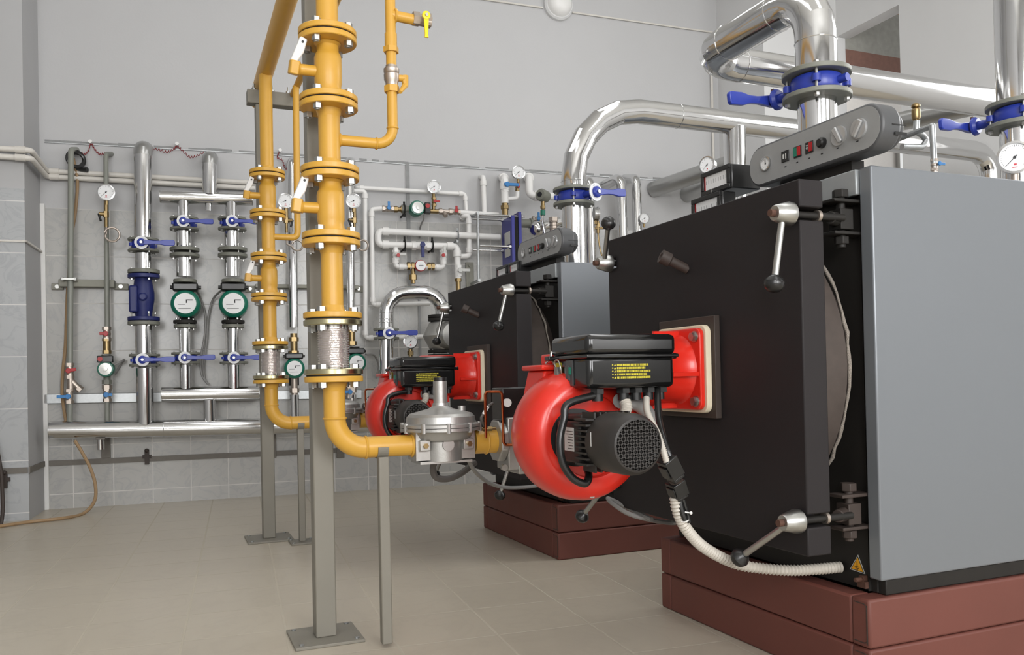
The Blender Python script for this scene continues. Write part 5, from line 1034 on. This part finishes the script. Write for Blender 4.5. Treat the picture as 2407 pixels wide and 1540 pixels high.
# long conduit of the near burner with its two plug connectors
b = MB(); pts = [PY(1519, 935, 2.0), PY(1522, 970, 1.96), PY(1543, 1015, 1.90), PY(1558, 1056, 1.86), PY(1568, 1090, 1.85)]; Q, R = ribbed(pts, .0095); b.tube(Q, R, 14)
single(b, 'ribbed_conduit', 'conduit', 'white ribbed conduit from the near control box down to the black plug', 'conduit', ang=80)
b = MB(); b.tube(spline([PY(1545, 915, 2.01), PY(1549, 985, 1.96), PY(1564, 1045, 1.88), PY(1580, 1088, 1.86)], 8), .0095, 12); single(b, 'black_cable', 'black_plastic', 'straight black cable beside the white conduit, down to the black plug', 'cable')
t_ = thing('plug_connector', 'pair of black plug connectors hanging in front of the near boiler door', 'connector', PX(1592, 1170, 1.36))
A, B_ = PY(1566, 1078, 1.86), PY(1590, 1126, 1.87); C_, D_ = PY(1587, 1132, 1.875), PY(1599, 1170, 1.885)
for (p, q), s in (((A, B_), 1.0), ((C_, D_), .95)):
    G = fr(p, q-p, (0, 1, 0)); L = (q-p).length; b = MB(G); b.box((-.021*s, -.021*s, 0), (.021*s, .021*s, L*.85)); b.box((-.018*s, -.018*s, L*.85), (.018*s, .018*s, L)); b.box((-.017, -.025*s, L*.2), (.017, -.021*s, L*.7)); b.build('plug', 'black_plastic', t_, .004)
G = fr(B_, C_-B_, (0, 1, 0)); MB(G).cyl((0, 0, -.004), (0, 0, (C_-B_).length+.004), .017).build('collar', 'dirty_black', t_)
b = MB(); pts = [PY(1586, 1168, 1.885), PY(1593, 1202, 1.89), PY(1611, 1240, 1.90), PX(1646, 1280, 1.345), PX(1698, 1312, 1.425), PX(1752, 1331, 1.495), PX(1850, 1341, 1.60), PX(1920, 1338, 1.68), PX(1978, 1333, 1.757)]
Q, R = ribbed(pts, .0162, .0098); b.tube(Q, R, 18); single(b, 'ribbed_conduit', 'conduit', 'thick white ribbed conduit sagging under the near boiler door to its front plate', 'conduit', ang=30)
b = MB(); b.tube(spline([PY(1606, 1174, 1.88), PY(1615, 1205, 1.88), PY(1621, 1228, 1.88)], 6), .006, 8); b.tube(spline([PY(1597, 1174, 1.88), PY(1604, 1205, 1.875), PY(1611, 1222, 1.875)], 6), .008, 8)
single(b, 'black_cable', 'black_plastic', 'two short black leads leaving the lower black plug', 'cable')
b = MB(); b.ring(PY(1606, 1218, 1.89), (.2, .4, -.9), .016, .002, 20, 6); b.tube([PY(1610, 1204, 1.87), PY(1624, 1206, 1.86)], .002, 6); b.ball(PY(1624, 1206, 1.86), .0045, 10, 6)
single(b, 'cable_tie', 'white_plastic', 'white cable tie around the leads under the black plug', 'cable tie')
b = MB(); b.tube(spline([(1.55, 2.50, .36), PX(1430, 1172, 1.5), PX(1470, 1204, 1.5), PX(1520, 1220, 1.55), PX(1575, 1229, 1.68), PX(1610, 1226, 1.72)], 8), .0085, 8); single(b, 'grey_cable', 'hose_grey', 'grey cable sagging under the near boiler door beside the red burner', 'cable')
b = MB(); b.tube(spline([PY(1100, 1080, 2.75), PY(1118, 1110, 2.85), PY(1150, 1135, 3.05), PY(1190, 1146, 3.2), PY(1240, 1145, 3.4), PY(1275, 1140, 3.5)], 8), .0075, 8); single(b, 'grey_cable', 'hose_grey', 'grey cable sagging from the front gas regulator toward the far boiler', 'cable')
# meter boxes on top of the boilers
def meter(F, w, h, d, label, second=False):
    t_ = thing('meter_box', label, 'meter', (0, 0, 0), 'black meter boxes', F=F)            # local x = width, y = up, z = facing
    b = MB(F); b.box((-w/2, 0, -d), (w/2, h, -.006)); b.build('case', 'black_plastic', t_, .004); b = MB(F); t = w*.1
    for q in (((-w/2, 0), (w/2, t)), ((-w/2, h-t), (w/2, h)), ((-w/2, t), (-w/2+t, h-t)), ((w/2-t, t), (w/2, h-t))): b.box((q[0][0], q[0][1], -.0055), (q[1][0], q[1][1], .004))
    b.build('frame', 'black_plastic', t_, .002); sc = MB(F).box((-w/2+t, t, -.0055), (w/2-t, h-t, -.002)).build('scale', 'dial', t_); b = MB(F)
    for k in range(9): x = -w*.34+k*w*.085; b.box((x, h*.45, -.002), (x+.0008, h*.62, -.0015))
    b.build('print', 'ink', sc); MB(F).box((-w/2+t, t, -.002), (-w/2+t*1.35, h-t, -.001)).build('red_band', 'red_plastic', sc); MB(F).cyl((-w*.1, t*.5, .004), (-w*.1, t*.5, .0055), t*.3).build('screw', 'zinc', t_)
MF = lambda x, y, z: Matrix(((0, 0, -1, x), (-1, 0, 0, y), (0, 1, 0, z), (0, 0, 0, 1)))
meter(MF(1.69, 2.285, 1.458), .155, .078, .12, 'upper of two stacked black meter boxes left of the near control panel')
meter(MF(1.665, 2.305, 1.365), .16, .085, .06, 'lower of two stacked black meter boxes, half hidden by the near door edge')
meter(MF(1.70, 2.16+1.88, 1.4055), .13, .062, .1, 'right of two black meter boxes left of the far control panel')
meter(MF(1.70, 2.33+1.88, 1.4055), .15, .062, .1, 'left of two black meter boxes on the far boiler')
# ================================================================ clad pipes above the boilers
CR = .0672
def clad(path, bend, label, seams=(), r=CR, grp='fat silver pipes above the boilers', seg=5, m='cladding', n=36):
    mb = MB(); P = fillet(path, bend, seg); mb.tube(P, r, n)
    for q, ax in seams: mb.ring(q, ax, r*1.002, .0018, n, 6)
    return single(mb, 'insulated_pipe', m, label, 'pipe', grp, ang=12)
OX = 2.03; ZC = 1.812; H1 = 2.135; Y1 = 2.82
clad([(OX, 2.18, 1.86), (OX, 2.18, H1), (OX, Y1, H1), (5.2, Y1, H1)], [.15, .15], 'fat silver pipe rising from the near boiler, folding back and running right', [((OX, 2.18, 1.96), (0, 0, 1)), ((OX, 2.36, H1), (0, 1, 0)), ((OX, 2.64, H1), (0, 1, 0)), ((2.22, Y1, H1), (1, 0, 0)), ((3.9, Y1, H1), (1, 0, 0))])
clad([(OX, 2.18, 1.403), (OX, 2.18, 1.765)], [], 'short silver pipe from the near boiler top up to its lever valve', r=.063)
H2 = 2.345; Y2 = 4.06
clad([(2.07, Y2, 1.88), (2.07, Y2, H2), (5.30, Y2, H2-.0), (5.30, Y2, 1.0)], [.42, .16], 'fat silver pipe bending from the far boiler along the room to a far elbow', [((2.07, Y2, 1.918), (0, 0, 1)), ((2.75, Y2, H2), (1, 0, 0))])
clad([(2.07, Y2, 1.403), (2.07, Y2, 1.79)], [], 'silver pipe from the far boiler top up to its lever valve', r=.064)
q = PY(1727, 320, Y2); q2 = PY(1727, 400, Y2); clad([(q.x, Y2, 1.403), (q.x, Y2, 1.9), (q.x, Y2, H2-.03)], [.1], 'silver pipe standing on the far boiler behind the near meter boxes', r=.066)
clad([(3.005, 2.18, 1.86), (3.005, 2.18, 2.9)], [], 'fat silver pipe rising at the right edge of the picture', r=.073)
clad([(3.005, 2.18, 1.403), (3.005, 2.18, 1.765)], [], 'short silver pipe under the right edge lever valve', r=.066)
clad([(4.05, Y2-.05, H2+.02), (4.05, 2.9, H2-.1)], [], 'silver pipe crossing back behind the air vent toward the right edge', r=.055, m='cladding_dull')
SY = lambda x, y, z: T(x, y, z) @ Matrix(((0, 1, 0, 0), (1, 0, 0, 0), (0, 0, -1, 0), (0, 0, 0, 1)))
def bfly(x, y, z, stem, levdir, L, label, rd, ratchet, s, ang=0, a0=.576):
    st = Vector(stem).normalized(); F = fr((x, y, z), (0, 0, 1), st)
    yv = F.to_3x3() @ Vector((0, 1, 0)); a = math.atan2(Vector(levdir).dot(Vector((0, 0, 1))), 1); sgn = Vector(levdir).dot(yv)
    return butterfly(F, .111, .062, label, None, L, s, rd, 'butterfly valves on the boiler outlets', (0 if sgn > 0 else math.pi)+ang, t=.016, nb=4, ratchet=ratchet, a0=a0)
bfly(OX, 2.18, ZC, (-.25, 1, 0), (-1, 0, 0), .235, 'blue lever valve on the near boiler outlet, above its control panel', .036, True, .165, -.13)
bfly(2.07, Y2, ZC+.022, (.35, -1, 0), (1, 0, 0), .225, 'blue lever valve on the far boiler outlet with white notch plate', .048, False, .16, .1, .77)
bfly(3.005, 2.18, ZC, (-.25, 1, 0), (-1, 0, 0), .235, 'blue lever valve at the right edge of the picture', .036, True, .165, -.10)
p = PY(2385, 370, 2.03); gauge(fr(p, (CAMP.x-p.x, CAMP.y-p.y, 0), None) if False else fr(p, (-.75, -.66, 0), (.66, -.75, 0)), 37*mpp(p), 'large pressure gauge with black numerals at the right edge', needle=3.95, big=True, stemlen=.06, stem_mat='nickel')
# air vent, cocks
b = MB(); p = PY(2153, 265, 2.6); b.lathe([(.009, -.05), (.009, -.03), (.014, -.03), (.018, -.02), (.018, .012), (.012, .02), (.018, .024), (.018, .032), (.01, .04), (0, .04)], T(*p), 20); single(b, 'air_vent', 'brass', 'brass air vent standing right of the near control panel', 'vent')
b = MB(); q0 = PY(2155, 284, 2.6); b.tube(spline([q0, PY(2155, 308, 2.6), PY(2168, 318, 2.6), PY(2176, 330, 2.6), PY(2168, 344, 2.6), PY(2150, 346, 2.6), PY(2120, 345, 2.6)], 8), .013, 12); single(b, 'vent_tube', 'galvanised', 'bent grey tube under the brass air vent', 'pipe')
b = MB(); a, c = PY(2191, 296, 2.5), PY(2196, 392, 2.5); b.cyl(c, a, .0125); b.ball(a, .0125, 12, 8); b.tube([a, a+Vector((.03, .25, .0))], .012, 10); single(b, 'stub_pipe', 'galvanised', 'thin grey upright pipe above the near casing, right of the air vent', 'pipe')
c = PY(2196, 388, 2.5); ball_valve(c, (0, 0, 1), .013, .05, 'light_blue', 'tiny blue handled cock above the near boiler casing', (1, 0, 0), .03, F=I4); b = MB(); b.cyl(c-Vector((0, 0, .02)), (c.x, c.y, 1.403), .011); single(b, 'stub_pipe', 'nickel', 'short nickel stub under the tiny blue cock on the near casing', 'pipe')
p = PX(1662, 388, 1.9); G = fr(p, (-.9, -.42, 0), (.42, -.9, 0)); b = MB(G)
gauge(G, .032, 'black rimmed round gauge behind the upper meter box')
